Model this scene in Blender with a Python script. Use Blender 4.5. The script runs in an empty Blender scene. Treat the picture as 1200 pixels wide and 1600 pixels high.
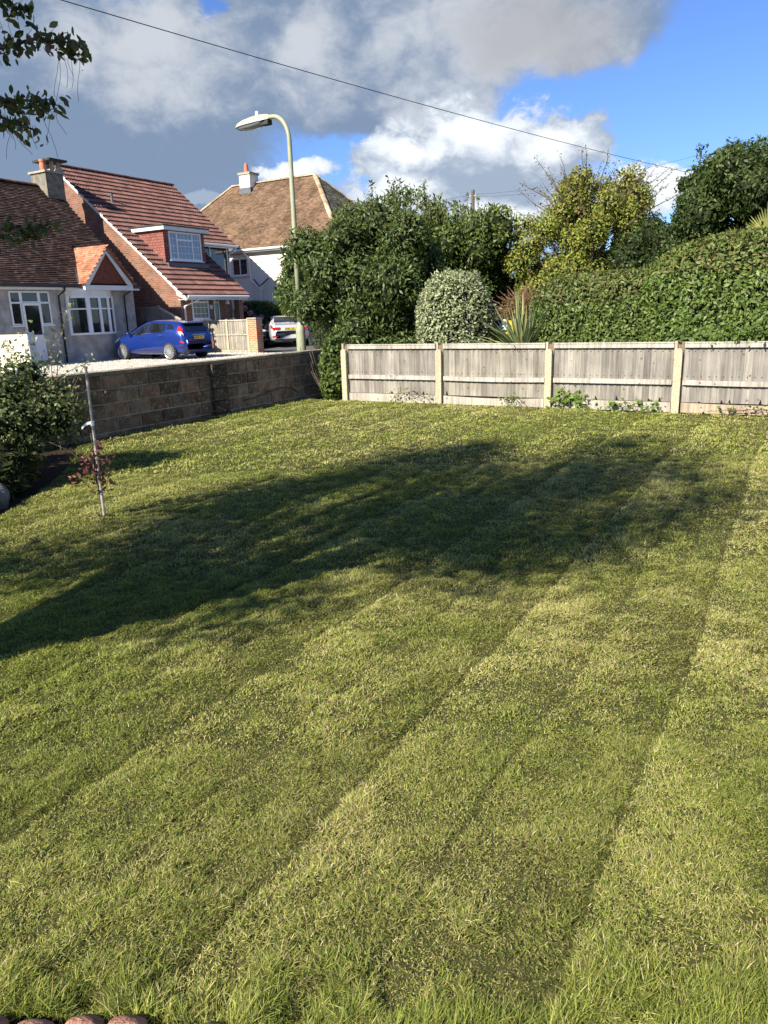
import bpy, math, random
import numpy as np
from math import radians, sin, cos, pi, tan, atan, atan2, sqrt
from mathutils import Vector, Matrix, Quaternion

sc = bpy.context.scene
col = sc.collection
rng = np.random.default_rng(7)
random.seed(7)

# ------------------------------------------------------------------ camera
H = 1.65; FPX = 1150.0
PITCH = atan(311.0 / FPX); ROLL = atan(0.032)
cam = bpy.data.cameras.new('camera'); co = bpy.data.objects.new('camera', cam); col.objects.link(co)
cam.sensor_fit = 'VERTICAL'; cam.sensor_height = 36.0; cam.lens = 36.0 * FPX / 1600.0
cam.clip_start = 0.05; cam.clip_end = 3000
co.matrix_world = (Matrix.Translation((0, 0, H)) @ Matrix.Rotation(pi / 2 - PITCH, 4, 'X') @ Matrix.Rotation(-ROLL, 4, 'Z'))
sc.camera = co

# ------------------------------------------------------------------ street frame: x runs along the street, y away across it
A = radians(59.5); CA, SA = cos(A), sin(A)
def W(x, y, z=0.0): return Vector((x * CA - y * SA, x * SA + y * CA, z))
def Wn(P):                                    # numpy (n,3) street -> world
    P = np.asarray(P, float); o = P.copy()
    o[:, 0] = P[:, 0] * CA - P[:, 1] * SA; o[:, 1] = P[:, 0] * SA + P[:, 1] * CA
    return o

# ------------------------------------------------------------------ sun, sky
s_loc = (-1.0, 0.22, 0.75)
S = Vector((s_loc[0] * CA - s_loc[1] * SA, s_loc[0] * SA + s_loc[1] * CA, s_loc[2])).normalized()
sl = bpy.data.lights.new('sun', 'SUN'); sl.energy = 5.0; sl.angle = radians(0.6); sl.color = (1.0, 0.93, 0.80)
so = bpy.data.objects.new('sun', sl); col.objects.link(so)
so.rotation_euler = S.to_track_quat('Z', 'Y').to_euler(); so.location = (-20, -20, 30)
sc.view_settings.view_transform = 'Standard'; sc.view_settings.look = 'None'
sc.view_settings.gamma = 1; sc.view_settings.exposure = 1.06
sc.view_settings.use_curve_mapping = False
sc.render.engine = 'CYCLES'
sc.cycles.max_bounces = 6; sc.cycles.transparent_max_bounces = 8
sc.render.resolution_x = 768; sc.render.resolution_y = 1024

class NT:
    """small helper for shader maths"""
    def __init__(s, tree): s.t = tree; s.n = tree.nodes; s.l = tree.links
    def node(s, typ, **kw):
        n = s.n.new(typ)
        for k, v in kw.items(): setattr(n, k, v)
        return n
    def put(s, sock, v):
        if isinstance(v, (int, float)):
            sock.default_value = v
        elif isinstance(v, (tuple, list)):
            sock.default_value = v if len(v) == len(sock.default_value) else (*v, 1.0)
        else: s.l.new(v, sock)
    def m(s, op, a, b=0.0, c=0.0, clamp=False):
        n = s.node('ShaderNodeMath', operation=op, use_clamp=clamp)
        s.put(n.inputs[0], a); s.put(n.inputs[1], b); s.put(n.inputs[2], c)
        return n.outputs[0]
    def sm(s, v, lo, hi):
        n = s.node('ShaderNodeMapRange', interpolation_type='SMOOTHSTEP')
        s.put(n.inputs[0], v); s.put(n.inputs[1], lo); s.put(n.inputs[2], hi)
        return n.outputs[0]
    def mix(s, f, a, b, blend='MIX'):
        n = s.node('ShaderNodeMix', data_type='RGBA', blend_type=blend)
        s.put(n.inputs[0], f); s.put(n.inputs[6], a); s.put(n.inputs[7], b)
        return n.outputs[2]
    def noise(s, vec, scale, detail=4, rough=0.5, dist=0.0):
        n = s.node('ShaderNodeTexNoise'); s.put(n.inputs['Vector'], vec)
        n.inputs['Scale'].default_value = scale; n.inputs['Detail'].default_value = detail
        n.inputs['Roughness'].default_value = rough; n.inputs['Distortion'].default_value = dist
        return n
    def xyz(s, x, y, z=0.0):
        n = s.node('ShaderNodeCombineXYZ'); s.put(n.inputs[0], x); s.put(n.inputs[1], y); s.put(n.inputs[2], z)
        return n.outputs[0]

def build_world():
    w = bpy.data.worlds.new('World'); sc.world = w; w.use_nodes = True
    t = NT(w.node_tree); t.n.clear()
    out = t.node('ShaderNodeOutputWorld')
    sky = t.node('ShaderNodeTexSky', sky_type='NISHITA'); sky.sun_disc = False
    sky.sun_elevation = math.asin(S.z); sky.sun_rotation = atan2(S.x, S.y)
    sky.air_density = 1.0; sky.dust_density = 0.3; sky.ozone_density = 2.0
    tc = t.node('ShaderNodeTexCoord')
    sep = t.node('ShaderNodeSeparateXYZ'); t.l.new(tc.outputs['Generated'], sep.inputs[0])
    x, y, z = sep.outputs
    az = t.m('MULTIPLY', t.m('ARCTAN2', x, y), 57.2958)
    el = t.m('MULTIPLY', t.m('ARCSINE', z), 57.2958)
    P = t.xyz(t.m('DIVIDE', az, 10.0), t.m('DIVIDE', el, 7.0))
    warp = t.noise(P, 1.6, 5, 0.6)
    w1 = t.m('SUBTRACT', warp.outputs['Fac'], 0.5)
    sepw = t.node('ShaderNodeSeparateColor'); t.l.new(warp.outputs['Color'], sepw.inputs[0])
    w2 = t.m('SUBTRACT', sepw.outputs[1], 0.5)
    azw = t.m('ADD', az, t.m('MULTIPLY', w1, 7.0)); elw = t.m('ADD', el, t.m('MULTIPLY', w2, 5.0))
    def blob(ca, ce, ra, re, a=azw, e=elw):
        dx = t.m('DIVIDE', t.m('SUBTRACT', a, ca), ra); dy = t.m('DIVIDE', t.m('SUBTRACT', e, ce), re)
        return t.m('SUBTRACT', 1.0, t.m('SQRT', t.m('ADD', t.m('MULTIPLY', dx, dx), t.m('MULTIPLY', dy, dy))))
    def union(bl):
        r = bl[0]
        for b in bl[1:]: r = t.m('SMOOTH_MAX', r, b, 0.15)
        return r
    fine = t.noise(P, 3.2, 9, 0.62, 0.3).outputs['Fac']
    big = t.noise(P, 0.9, 4, 0.5).outputs['Fac']
    # grey layer
    g = union([blob(-24, 13, 20, 9), blob(-6, 17.5, 10, 5.5), blob(2, 15.5, 9, 4.2), blob(10, 19, 11.5, 4.6),
               blob(-42, 22, 25, 12), blob(0, 32, 40, 9), blob(5, 11.5, 5, 3), blob(110, 18, 45, 12), blob(-130, 25, 50, 14), blob(-9, 6, 9, 2.2)])
    g = t.m('SUBTRACT', g, t.m('MULTIPLY', t.sm(blob(-10.5, 19.5, 2.2, 1.6), 0.0, 0.9), 0.45))
    gm = t.sm(t.m('ADD', g, t.m('MULTIPLY', t.m('SUBTRACT', fine, 0.5), 0.45)), -0.05, 0.22)
    # light patches in the grey layer
    lp = union([blob(-15, 17, 7, 3.6), blob(8, 17.5, 9, 3.8), blob(-4, 17, 3, 3), blob(5.5, 13.6, 5, 1.7), blob(-30, 22, 8, 4), blob(10, 33, 25, 5)])
    lf = t.sm(t.m('ADD', lp, t.m('MULTIPLY', t.m('SUBTRACT', fine, 0.5), 2.2)), -0.45, 0.85)
    gcol = t.mix(lf, (0.18, 0.245, 0.35), (0.50, 0.53, 0.57))
    warmc = t.m('MULTIPLY', t.sm(blob(11, 17.6, 8, 3.6), 0.0, 0.8), 0.75)
    gcol = t.mix(warmc, gcol, (0.36, 0.36, 0.365))
    # white cumulus
    fine2 = t.noise(P, 4.5, 10, 0.66, 0.5).outputs['Fac']
    c = union([blob(7.0, 9.6, 7.5, 5.6), blob(10.5, 8.0, 7.0, 5.4), blob(2.6, 9.6, 5.2, 3.6), blob(13.0, 10.8, 4.0, 2.0),
               blob(-5.6, 9.9, 3.2, 1.0), blob(19, 7.2, 5, 1.7), blob(1, 7, 9, 2.0), blob(-12, 8, 3, .8), blob(-40, 8, 12, 3), blob(60, 9, 14, 4), blob(150, 9, 30, 5)])
    cm = t.sm(t.m('ADD', c, t.m('MULTIPLY', t.m('SUBTRACT', fine2, 0.5), 1.1)), 0.02, 0.32)
    top = union([blob(7.0, 12.3, 5.5, 1.8), blob(2.5, 11.2, 3.5, 1.2), blob(1.5, 8.5, 3, 1.5), blob(12.3, 11, 2.8, 1.2), blob(-5.6, 10, 3, 1), blob(9.5, 6.6, 5, 1.0), blob(19, 7.4, 5, 2)])
    cf = t.sm(t.m('ADD', top, t.m('MULTIPLY', t.m('SUBTRACT', fine2, 0.5), 2.0)), -0.5, 0.8)
    ccol = t.mix(cf, (0.30, 0.37, 0.48), (0.80, 0.84, 0.88))
    # compose: sky -> cumulus behind -> grey in front
    bsky = t.node('ShaderNodeBackground'); t.l.new(t.mix(1.0, sky.outputs[0], (0.72, 0.95, 1.45), 'MULTIPLY'), bsky.inputs[0]); bsky.inputs[1].default_value = SKY
    bc = t.node('ShaderNodeBackground'); t.l.new(ccol, bc.inputs[0]); bc.inputs[1].default_value = CLOUD
    bg = t.node('ShaderNodeBackground'); t.l.new(gcol, bg.inputs[0]); bg.inputs[1].default_value = CLOUD
    m1 = t.node('ShaderNodeMixShader'); t.l.new(t.m('MULTIPLY', gm, 0.96), m1.inputs[0]); t.l.new(bsky.outputs[0], m1.inputs[1]); t.l.new(bg.outputs[0], m1.inputs[2])
    m2 = t.node('ShaderNodeMixShader'); t.l.new(cm, m2.inputs[0]); t.l.new(m1.outputs[0], m2.inputs[1]); t.l.new(bc.outputs[0], m2.inputs[2])
    t.l.new(m2.outputs[0], out.inputs[0])
SKY = 0.062; CLOUD = 0.62
build_world()

# ------------------------------------------------------------------ numpy noise
_lat = rng.random((64, 64, 64)).astype(np.float32)
def vnoise(P, scale):
    q = np.asarray(P, float) * scale + 1000.0; i = np.floor(q).astype(int); f = q - i; f = f * f * (3 - 2 * f)
    r = 0
    for dx in (0, 1):
        for dy in (0, 1):
            for dz in (0, 1):
                w = (f[:, 0] if dx else 1 - f[:, 0]) * (f[:, 1] if dy else 1 - f[:, 1]) * (f[:, 2] if dz else 1 - f[:, 2])
                r = r + w * _lat[(i[:, 0] + dx) % 64, (i[:, 1] + dy) % 64, (i[:, 2] + dz) % 64]
    return r
def fbm(P, scale, o=3):
    r = 0; a = 1; n = 0
    for k in range(o): r = r + a * vnoise(P, scale * 2.03 ** k); n += a; a *= .5
    return r / n

# ------------------------------------------------------------------ materials
def mat(name, base, rough=0.8, metal=0.0, spec=0.5, noise=None, bump=0.0, bscale=40.0, coat=0.0):
    """plain procedural material: base colour with noise-driven variation (noise=(scale, dark multiplier, light multiplier))"""
    m = bpy.data.materials.new(name); m.use_nodes = True; t = NT(m.node_tree)
    b = t.n['Principled BSDF']
    b.inputs['Roughness'].default_value = rough; b.inputs['Metallic'].default_value = metal
    b.inputs['Specular IOR Level'].default_value = spec; b.inputs['Coat Weight'].default_value = coat
    tc = t.node('ShaderNodeTexCoord').outputs['Object']
    if noise:
        n = t.noise(tc, noise[0], 6, 0.62).outputs['Fac']
        c = t.mix(t.sm(n, 0.3, 0.7), tuple(k * noise[1] for k in base), tuple(min(1, k * noise[2]) for k in base))
        t.l.new(c, b.inputs['Base Color'])
    else: b.inputs['Base Color'].default_value = (*base, 1)
    if bump:
        bn = t.node('ShaderNodeBump'); bn.inputs['Strength'].default_value = bump; bn.inputs['Distance'].default_value = 0.02
        t.l.new(t.noise(tc, bscale, 5, 0.6).outputs['Fac'], bn.inputs['Height']); t.l.new(bn.outputs[0], b.inputs['Normal'])
    return m

def attr_mat(name, rough=0.8, spec=0.3, noise=None, bump=0.0, bscale=30, transl=0.0, spots=None):
    """colour from the mesh attribute 'tint' (each tile, board or leaf has its own colour)"""
    m = bpy.data.materials.new(name); m.use_nodes = True; t = NT(m.node_tree)
    b = t.n['Principled BSDF']; b.inputs['Roughness'].default_value = rough; b.inputs['Specular IOR Level'].default_value = spec
    a = t.node('ShaderNodeAttribute', attribute_name='tint').outputs['Color']
    tc = t.node('ShaderNodeTexCoord').outputs['Object']
    if noise:
        n = t.noise(tc, noise[0], 6, 0.65).outputs['Fac']
        a = t.mix(1.0, a, t.mix(t.sm(n, 0.3, 0.7), (noise[1],) * 3, (noise[2],) * 3), 'MULTIPLY')
    if spots:
        n = t.noise(tc, spots[0], 5, 0.7).outputs['Fac']
        a = t.mix(t.m('MULTIPLY', t.sm(n, spots[1], spots[1] + 0.06), spots[3]), a, spots[2])
    t.l.new(a, b.inputs['Base Color'])
    if bump:
        bn = t.node('ShaderNodeBump'); bn.inputs['Strength'].default_value = bump; bn.inputs['Distance'].default_value = 0.02
        t.l.new(t.noise(tc, bscale, 5, 0.6).outputs['Fac'], bn.inputs['Height']); t.l.new(bn.outputs[0], b.inputs['Normal'])
    if transl:
        tr = t.node('ShaderNodeBsdfTranslucent'); t.l.new(a, tr.inputs[0])
        mx = t.node('ShaderNodeMixShader'); mx.inputs[0].default_value = transl
        t.l.new(b.outputs[0], mx.inputs[1]); t.l.new(tr.outputs[0], mx.inputs[2]); t.l.new(mx.outputs[0], t.n['Material Output'].inputs[0])
    return m

def brick_mat(name, c1, c2, mortar, bw=0.225, bh=0.075, ms=0.01, stain=0.0, bump=0.3):
    m = bpy.data.materials.new(name); m.use_nodes = True; t = NT(m.node_tree)
    b = t.n['Principled BSDF']; b.inputs['Roughness'].default_value = 0.85; b.inputs['Specular IOR Level'].default_value = 0.2
    uv = t.node('ShaderNodeUVMap').outputs[0]
    br = t.node('ShaderNodeTexBrick'); t.l.new(uv, br.inputs['Vector'])
    br.inputs['Scale'].default_value = 1.0; br.inputs['Brick Width'].default_value = bw; br.inputs['Row Height'].default_value = bh
    br.inputs['Mortar Size'].default_value = ms; br.inputs['Mortar Smooth'].default_value = 0.2; br.inputs['Bias'].default_value = -0.1
    br.inputs['Color1'].default_value = (*c1, 1); br.inputs['Color2'].default_value = (*c2, 1); br.inputs['Mortar'].default_value = (*mortar, 1)
    n = t.noise(uv, 1.3, 6, 0.65).outputs['Fac']
    c = t.mix(1.0, br.outputs[0], t.mix(t.sm(n, 0.3, 0.7), (0.78 - stain,) * 3, (1.15,) * 3), 'MULTIPLY')
    t.l.new(c, b.inputs['Base Color'])
    bn = t.node('ShaderNodeBump'); bn.inputs['Strength'].default_value = bump; bn.inputs['Distance'].default_value = 0.01
    bn.invert = True
    t.l.new(br.outputs['Fac'], bn.inputs['Height']); t.l.new(bn.outputs[0], b.inputs['Normal'])
    return m

M = {}
M['upvc'] = mat('white_plastic', (0.78, 0.79, 0.80), 0.35)
M['white_paint'] = mat('white_paint', (0.74, 0.74, 0.72), 0.5, noise=(3, 0.9, 1.03))
M['black_plastic'] = mat('black_plastic', (0.02, 0.02, 0.022), 0.45)
M['glass'] = mat('window_glass', (0.012, 0.016, 0.018), 0.04, spec=0.8, noise=(1.1, 0.5, 1.8))
M['curtain_glass'] = mat('curtained_glass', (0.20, 0.25, 0.32), 0.12, spec=0.8, noise=(2.5, 0.75, 1.2))
M['render'] = mat('grey_render', (0.44, 0.42, 0.405), 0.95, noise=(1.9, 0.62, 1.15), bump=0.6, bscale=60, spec=0.1)
M['white_render'] = mat('white_render', (0.82, 0.78, 0.66), 0.9, noise=(1.2, 0.93, 1.03), bump=0.2, spec=0.1)
M['brick'] = brick_mat('red_brick', (0.19, 0.075, 0.047), (0.275, 0.122, 0.075), (0.24, 0.20, 0.155))
M['pier_brick'] = brick_mat('orange_brick', (0.52, 0.13, 0.055), (0.60, 0.2, 0.09), (0.5, 0.4, 0.28), ms=0.012)
M['hung_tile'] = brick_mat('hung_tile', (0.26, 0.095, 0.075), (0.33, 0.135, 0.11), (0.09, 0.03, 0.025), 0.2, 0.11, 0.008, bump=0.8)
M['concrete'] = mat('concrete', (0.36, 0.33, 0.26), 0.95, noise=(9, 0.75, 1.15), bump=0.5, bscale=80, spec=0.1)
M['post_concrete'] = mat('aggregate_concrete', (0.55, 0.47, 0.32), 0.95, noise=(45, 0.62, 1.2), bump=0.7, bscale=120, spec=0.1)
M['lead'] = mat('lead_flashing', (0.10, 0.11, 0.125), 0.6, noise=(5, 0.8, 1.2))
M['felt'] = mat('roof_felt', (0.035, 0.04, 0.038), 0.9, noise=(6, 0.7, 1.3))
M['mortar'] = mat('mortar', (0.42, 0.37, 0.30), 0.95, noise=(8, 0.7, 1.2), bump=0.5)
M['terracotta'] = mat('terracotta', (0.50, 0.17, 0.09), 0.8, noise=(8, 0.8, 1.2))
M['old_red'] = mat('dark_hung_tile', (0.16, 0.045, 0.022), 0.85, noise=(7, 0.7, 1.3))
M['tile'] = attr_mat('clay_roof_tile', 0.9, 0.15, noise=(1.6, 0.62, 1.25), bump=0.3, spots=(26, 0.66, (0.33, 0.30, 0.22), 0.55))
M['roll_tile'] = attr_mat('concrete_roof_tile', 0.75, 0.3, noise=(4, 0.85, 1.1))
M['lichen_tile'] = attr_mat('lichen_roof_tile', 0.95, 0.1, noise=(1.2, 0.6, 1.25), spots=(7, 0.56, (0.26, 0.21, 0.13), 0.35))
M['lamp_paint'] = mat('lamp_green_paint', (0.30, 0.32, 0.20), 0.5, noise=(2, 0.85, 1.1))
M['lamp_head'] = mat('lamp_head_cream', (0.46, 0.44, 0.30), 0.5, noise=(12, 0.85, 1.08))
M['bowl'] = mat('lamp_bowl_glass', (0.25, 0.27, 0.28), 0.1, spec=0.8)
M['bark'] = mat('bark', (0.12, 0.09, 0.065), 0.95, noise=(14, 0.6, 1.4), bump=0.8)
M['inner'] = mat('dark_shade_core', (0.020, 0.026, 0.012), 1.0, noise=(9, 0.5, 1.6), spec=0.0)  # near-black colour stands in for the shade inside foliage
M['leaf'] = attr_mat('leaf', 0.5, 0.35, transl=0.3)
M['leaf_matte'] = attr_mat('leaf_matte', 0.6, 0.25, transl=0.3)
M['grass'] = attr_mat('grass_blade', 0.7, 0.08, transl=0.35)
M['board'] = attr_mat('weathered_board', 0.9, 0.15, noise=(5, 0.8, 1.12), bump=0.3, bscale=50)
M['block'] = attr_mat('stone_block', 0.95, 0.1, noise=(7, 0.6, 1.3), bump=0.9, bscale=38, spots=(16, 0.56, (0.36, 0.34, 0.29), 0.75))
M['rubber'] = mat('rubber', (0.02, 0.02, 0.02), 0.7)
M['alloy'] = mat('alloy', (0.5, 0.51, 0.53), 0.3, metal=0.6)
M['car_glass'] = mat('car_glass', (0.01, 0.012, 0.014), 0.03, spec=0.9)
M['red_lamp'] = mat('red_lens', (0.55, 0.02, 0.02), 0.15, coat=0.5)
M['clear_lamp'] = mat('clear_lens', (0.65, 0.65, 0.66), 0.12)
M['plate'] = mat('number_plate', (0.75, 0.50, 0.04), 0.4)
M['plate_ink'] = mat('plate_ink', (0.02, 0.02, 0.02), 0.5)
M['chrome'] = mat('chrome', (0.8, 0.8, 0.8), 0.12, metal=1.0)
M['ribbon'] = mat('white_ribbon', (0.8, 0.8, 0.78), 0.6)

def wood_mat():
    m = attr_mat('weathered_timber', 0.92, 0.1)
    t = NT(m.node_tree); b = t.n['Principled BSDF']
    a = b.inputs['Base Color'].links[0].from_socket
    tc = t.node('ShaderNodeTexCoord').outputs['Object']
    mp = t.node('ShaderNodeMapping'); t.l.new(tc, mp.inputs[0]); mp.inputs['Scale'].default_value = (30, 30, 1.6)
    n1 = t.noise(mp.outputs[0], 1.0, 8, 0.65).outputs['Fac']
    n2 = t.noise(tc, 2.2, 5, 0.6).outputs['Fac']
    c = t.mix(1.0, a, t.mix(t.sm(n1, 0.25, 0.72), (0.58, 0.57, 0.56), (1.18, 1.17, 1.15)), 'MULTIPLY')
    c = t.mix(1.0, c, t.mix(t.sm(n2, 0.3, 0.7), (0.8, 0.8, 0.8), (1.1, 1.09, 1.06)), 'MULTIPLY')
    vo = t.node('ShaderNodeTexVoronoi'); t.l.new(tc, vo.inputs['Vector']); vo.inputs['Scale'].default_value = 5.5
    kn = t.m('LESS_THAN', vo.outputs['Distance'], 0.10)
    c = t.mix(t.m('MULTIPLY', kn, 0.7), c, (0.10, 0.07, 0.05))
    t.l.new(c, b.inputs['Base Color'])
    bn = t.node('ShaderNodeBump'); bn.inputs['Strength'].default_value = 0.35; bn.inputs['Distance'].default_value = 0.01
    t.l.new(n1, bn.inputs['Height']); t.l.new(bn.outputs[0], b.inputs['Normal'])
    return m
M['timber'] = wood_mat()

def car_paint(name, c, metal=0.35):
    return mat(name, c, 0.28, metal=metal, spec=0.6, coat=1.0)
M['blue_paint'] = car_paint('blue_car_paint', (0.007, 0.032, 0.22))
M['silver_paint'] = car_paint('silver_car_paint', (0.48, 0.49, 0.50), 0.15)
M['dark_paint'] = car_paint('dark_car_paint', (0.02, 0.023, 0.028))

def ground_mat(name, c1, c2, scale, c3=None, bump=0.5, bs=60):
    m = bpy.data.materials.new(name); m.use_nodes = True; t = NT(m.node_tree)
    b = t.n['Principled BSDF']; b.inputs['Roughness'].default_value = 0.95; b.inputs['Specular IOR Level'].default_value = 0.15
    tc = t.node('ShaderNodeTexCoord').outputs['Object']
    n = t.noise(tc, scale, 8, 0.7).outputs['Fac']
    c = t.mix(t.sm(n, 0.35, 0.65), c1, c2)
    if c3:
        n2 = t.noise(tc, scale * 0.12, 4, 0.6).outputs['Fac']
        c = t.mix(t.m('MULTIPLY', t.sm(n2, 0.5, 0.66), 0.6), c, c3)
    t.l.new(c, b.inputs['Base Color'])
    bn = t.node('ShaderNodeBump'); bn.inputs['Strength'].default_value = bump; bn.inputs['Distance'].default_value = 0.03
    t.l.new(t.noise(tc, bs, 6, 0.7).outputs['Fac'], bn.inputs['Height']); t.l.new(bn.outputs[0], b.inputs['Normal'])
    return m
M['thatch'] = ground_mat('lawn_thatch', (0.05, 0.05, 0.018), (0.12, 0.12, 0.04), 60, (0.11, 0.095, 0.04), 0.9, 90)
M['soil'] = ground_mat('soil', (0.03, 0.022, 0.014), (0.06, 0.042, 0.026), 12, (0.03, 0.04, 0.015), 0.8, 40)
M['gravel'] = ground_mat('gravel', (0.30, 0.27, 0.21), (0.62, 0.57, 0.48), 26, (0.38, 0.34, 0.27), 0.9, 45)
M['asphalt'] = ground_mat('asphalt', (0.075, 0.072, 0.07), (0.15, 0.142, 0.135), 40, (0.10, 0.095, 0.09), 0.4, 80)
M['paving'] = ground_mat('paving', (0.22, 0.21, 0.19), (0.32, 0.30, 0.27), 9, None, 0.3, 60)

# ------------------------------------------------------------------ mesh helpers
def tag(o, label=None, cat=None, group=None, kind=None):
    if label: o['label'] = label
    if cat: o['category'] = cat
    if group: o['group'] = group
    if kind: o['kind'] = kind
    return o
def thing(name, loc, rz, label, cat, group=None):
    o = bpy.data.objects.new(name, None); col.objects.link(o); o.empty_display_size = 0.3
    o.location = loc; o.rotation_euler = (0, 0, rz)
    return tag(o, label, cat, group)

class MB:
    def __init__(s): s.v = []; s.f = []; s.c = []
    def quad(s, *p, c=None):
        n = len(s.v); s.v += [tuple(q) for q in p]; s.f.append(tuple(range(n, n + len(p)))); s.c.append(c)
    def box(s, x0, x1, y0, y1, z0, z1, c=None):
        n = len(s.v)
        s.v += [(x0, y0, z0), (x1, y0, z0), (x1, y1, z0), (x0, y1, z0), (x0, y0, z1), (x1, y0, z1), (x1, y1, z1), (x0, y1, z1)]
        for f in ((3, 2, 1, 0), (4, 5, 6, 7), (0, 1, 5, 4), (1, 2, 6, 5), (2, 3, 7, 6), (3, 0, 4, 7)):
            s.f.append(tuple(n + i for i in f)); s.c.append(c)
        return s
    def obox(s, o, u, v, w, c=None):
        """box from corner o with edge vectors u, v, w"""
        o, u, v, w = map(Vector, (o, u, v, w)); n = len(s.v)
        s.v += [tuple(p) for p in (o, o + u, o + u + v, o + v, o + w, o + u + w, o + u + v + w, o + v + w)]
        for f in ((3, 2, 1, 0), (4, 5, 6, 7), (0, 1, 5, 4), (1, 2, 6, 5), (2, 3, 7, 6), (3, 0, 4, 7)):
            s.f.append(tuple(n + i for i in f)); s.c.append(c)
        return s
    def prism(s, poly, d, c=None):
        """polygon (list of 3D points) extruded by vector d"""
        n = len(s.v); k = len(poly); d = Vector(d)
        s.v += [tuple(p) for p in poly] + [tuple(Vector(p) + d) for p in poly]
        s.f.append(tuple(range(n + k - 1, n - 1, -1))); s.c.append(c)
        s.f.append(tuple(range(n + k, n + 2 * k))); s.c.append(c)
        for i in range(k):
            j = (i + 1) % k; s.f.append((n + i, n + j, n + k + j, n + k + i)); s.c.append(c)
        return s
    def tube(s, pts, rad, seg=10, cap=True, c=None):
        pts = [Vector(p) for p in pts]; n0 = len(s.v)
        if isinstance(rad, (int, float)): rad = [rad] * len(pts)
        up = Vector((0, 0, 1)); prev = None
        for i, p in enumerate(pts):
            d = (pts[min(i + 1, len(pts) - 1)] - pts[max(i - 1, 0)]).normalized()
            if prev is None:
                a = d.cross(up) if abs(d.dot(up)) < 0.95 else d.cross(Vector((1, 0, 0)))
            else: a = prev - d * prev.dot(d)
            a.normalize(); b = d.cross(a); prev = a
            for k in range(seg):
                t = 2 * pi * k / seg; s.v.append(tuple(p + (a * cos(t) + b * sin(t)) * rad[i]))
        for i in range(len(pts) - 1):
            for k in range(seg):
                k2 = (k + 1) % seg
                s.f.append((n0 + i * seg + k, n0 + i * seg + k2, n0 + (i + 1) * seg + k2, n0 + (i + 1) * seg + k)); s.c.append(c)
        if cap:
            s.f.append(tuple(n0 + k for k in range(seg - 1, -1, -1))); s.c.append(c)
            m = n0 + (len(pts) - 1) * seg; s.f.append(tuple(m + k for k in range(seg))); s.c.append(c)
        return s
    def grid(s, rows, c=None, flip=False):
        """rows of equal-length point lists"""
        n0 = len(s.v); m = len(rows[0])
        for r in rows: s.v += [tuple(p) for p in r]
        for i in range(len(rows) - 1):
            for j in range(m - 1):
                f = (n0 + i * m + j, n0 + i * m + j + 1, n0 + (i + 1) * m + j + 1, n0 + (i + 1) * m + j)
                s.f.append(f[::-1] if flip else f); s.c.append(c)
        return s
    def obj(s, name, m, parent=None, smooth=False, loc=None, rz=None, merge=False):
        me = bpy.data.meshes.new(name); me.from_pydata(s.v, [], s.f); me.materials.append(m)
        if any(c is not None for c in s.c):
            a = me.attributes.new('tint', 'FLOAT_COLOR', 'FACE')
            a.data.foreach_set('color', np.array([(*(c or (0.3, 0.3, 0.3)), 1.0) for c in s.c], np.float32).ravel())
        uv = me.uv_layers.new(name='UVMap')
        for p in me.polygons:
            n = p.normal; ax = max(range(3), key=lambda i: abs(n[i]))
            for li in p.loop_indices:
                v = me.vertices[me.loops[li].vertex_index].co
                uv.data[li].uv = (v.y, v.z) if ax == 0 else ((v.x, v.z) if ax == 1 else (v.x, v.y))
            if smooth: p.use_smooth = True
        me.update()
        o = bpy.data.objects.new(name, me); col.objects.link(o)
        if parent: o.parent = parent
        if loc is not None: o.location = loc
        if rz is not None: o.rotation_euler = (0, 0, rz)
        if merge:
            import bmesh
            bm = bmesh.new(); bm.from_mesh(me); bmesh.ops.remove_doubles(bm, verts=bm.verts, dist=1e-4); bm.to_mesh(me); bm.free()
        return o

def fast_mesh(name, V, F, k, cols, m, parent=None, smooth=False):
    """V (n,3), F (m,k) numpy; one colour per face"""
    me = bpy.data.meshes.new(name)
    me.vertices.add(len(V)); me.vertices.foreach_set('co', V.astype(np.float32).ravel())
    me.loops.add(F.size); me.loops.foreach_set('vertex_index', F.astype(np.int32).ravel())
    me.polygons.add(len(F)); me.polygons.foreach_set('loop_start', (np.arange(len(F)) * k).astype(np.int32))
    try: me.polygons.foreach_set('loop_total', np.full(len(F), k, np.int32))
    except Exception: pass
    me.update(calc_edges=True)
    a = me.attributes.new('tint', 'FLOAT_COLOR', 'FACE')
    a.data.foreach_set('color', np.concatenate([cols, np.ones((len(cols), 1))], 1).astype(np.float32).ravel())
    me.materials.append(m)
    if smooth: me.polygons.foreach_set('use_smooth', np.ones(len(F), bool))
    o = bpy.data.objects.new(name, me); col.objects.link(o)
    if parent: o.parent = parent
    return o

def unit(a): return a / np.maximum(np.linalg.norm(a, axis=1, keepdims=True), 1e-9)
def rdir(n): return unit(rng.normal(size=(n, 3)))

def pick(pal, n, jit=0.18, w=None):
    pal = np.array(pal, float); i = rng.choice(len(pal), n, p=w)
    return np.clip(pal[i] * (1 + rng.uniform(-jit, jit, (n, 1))) * (1 + rng.uniform(-.05, .05, (n, 3))), 0, 1)

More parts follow.
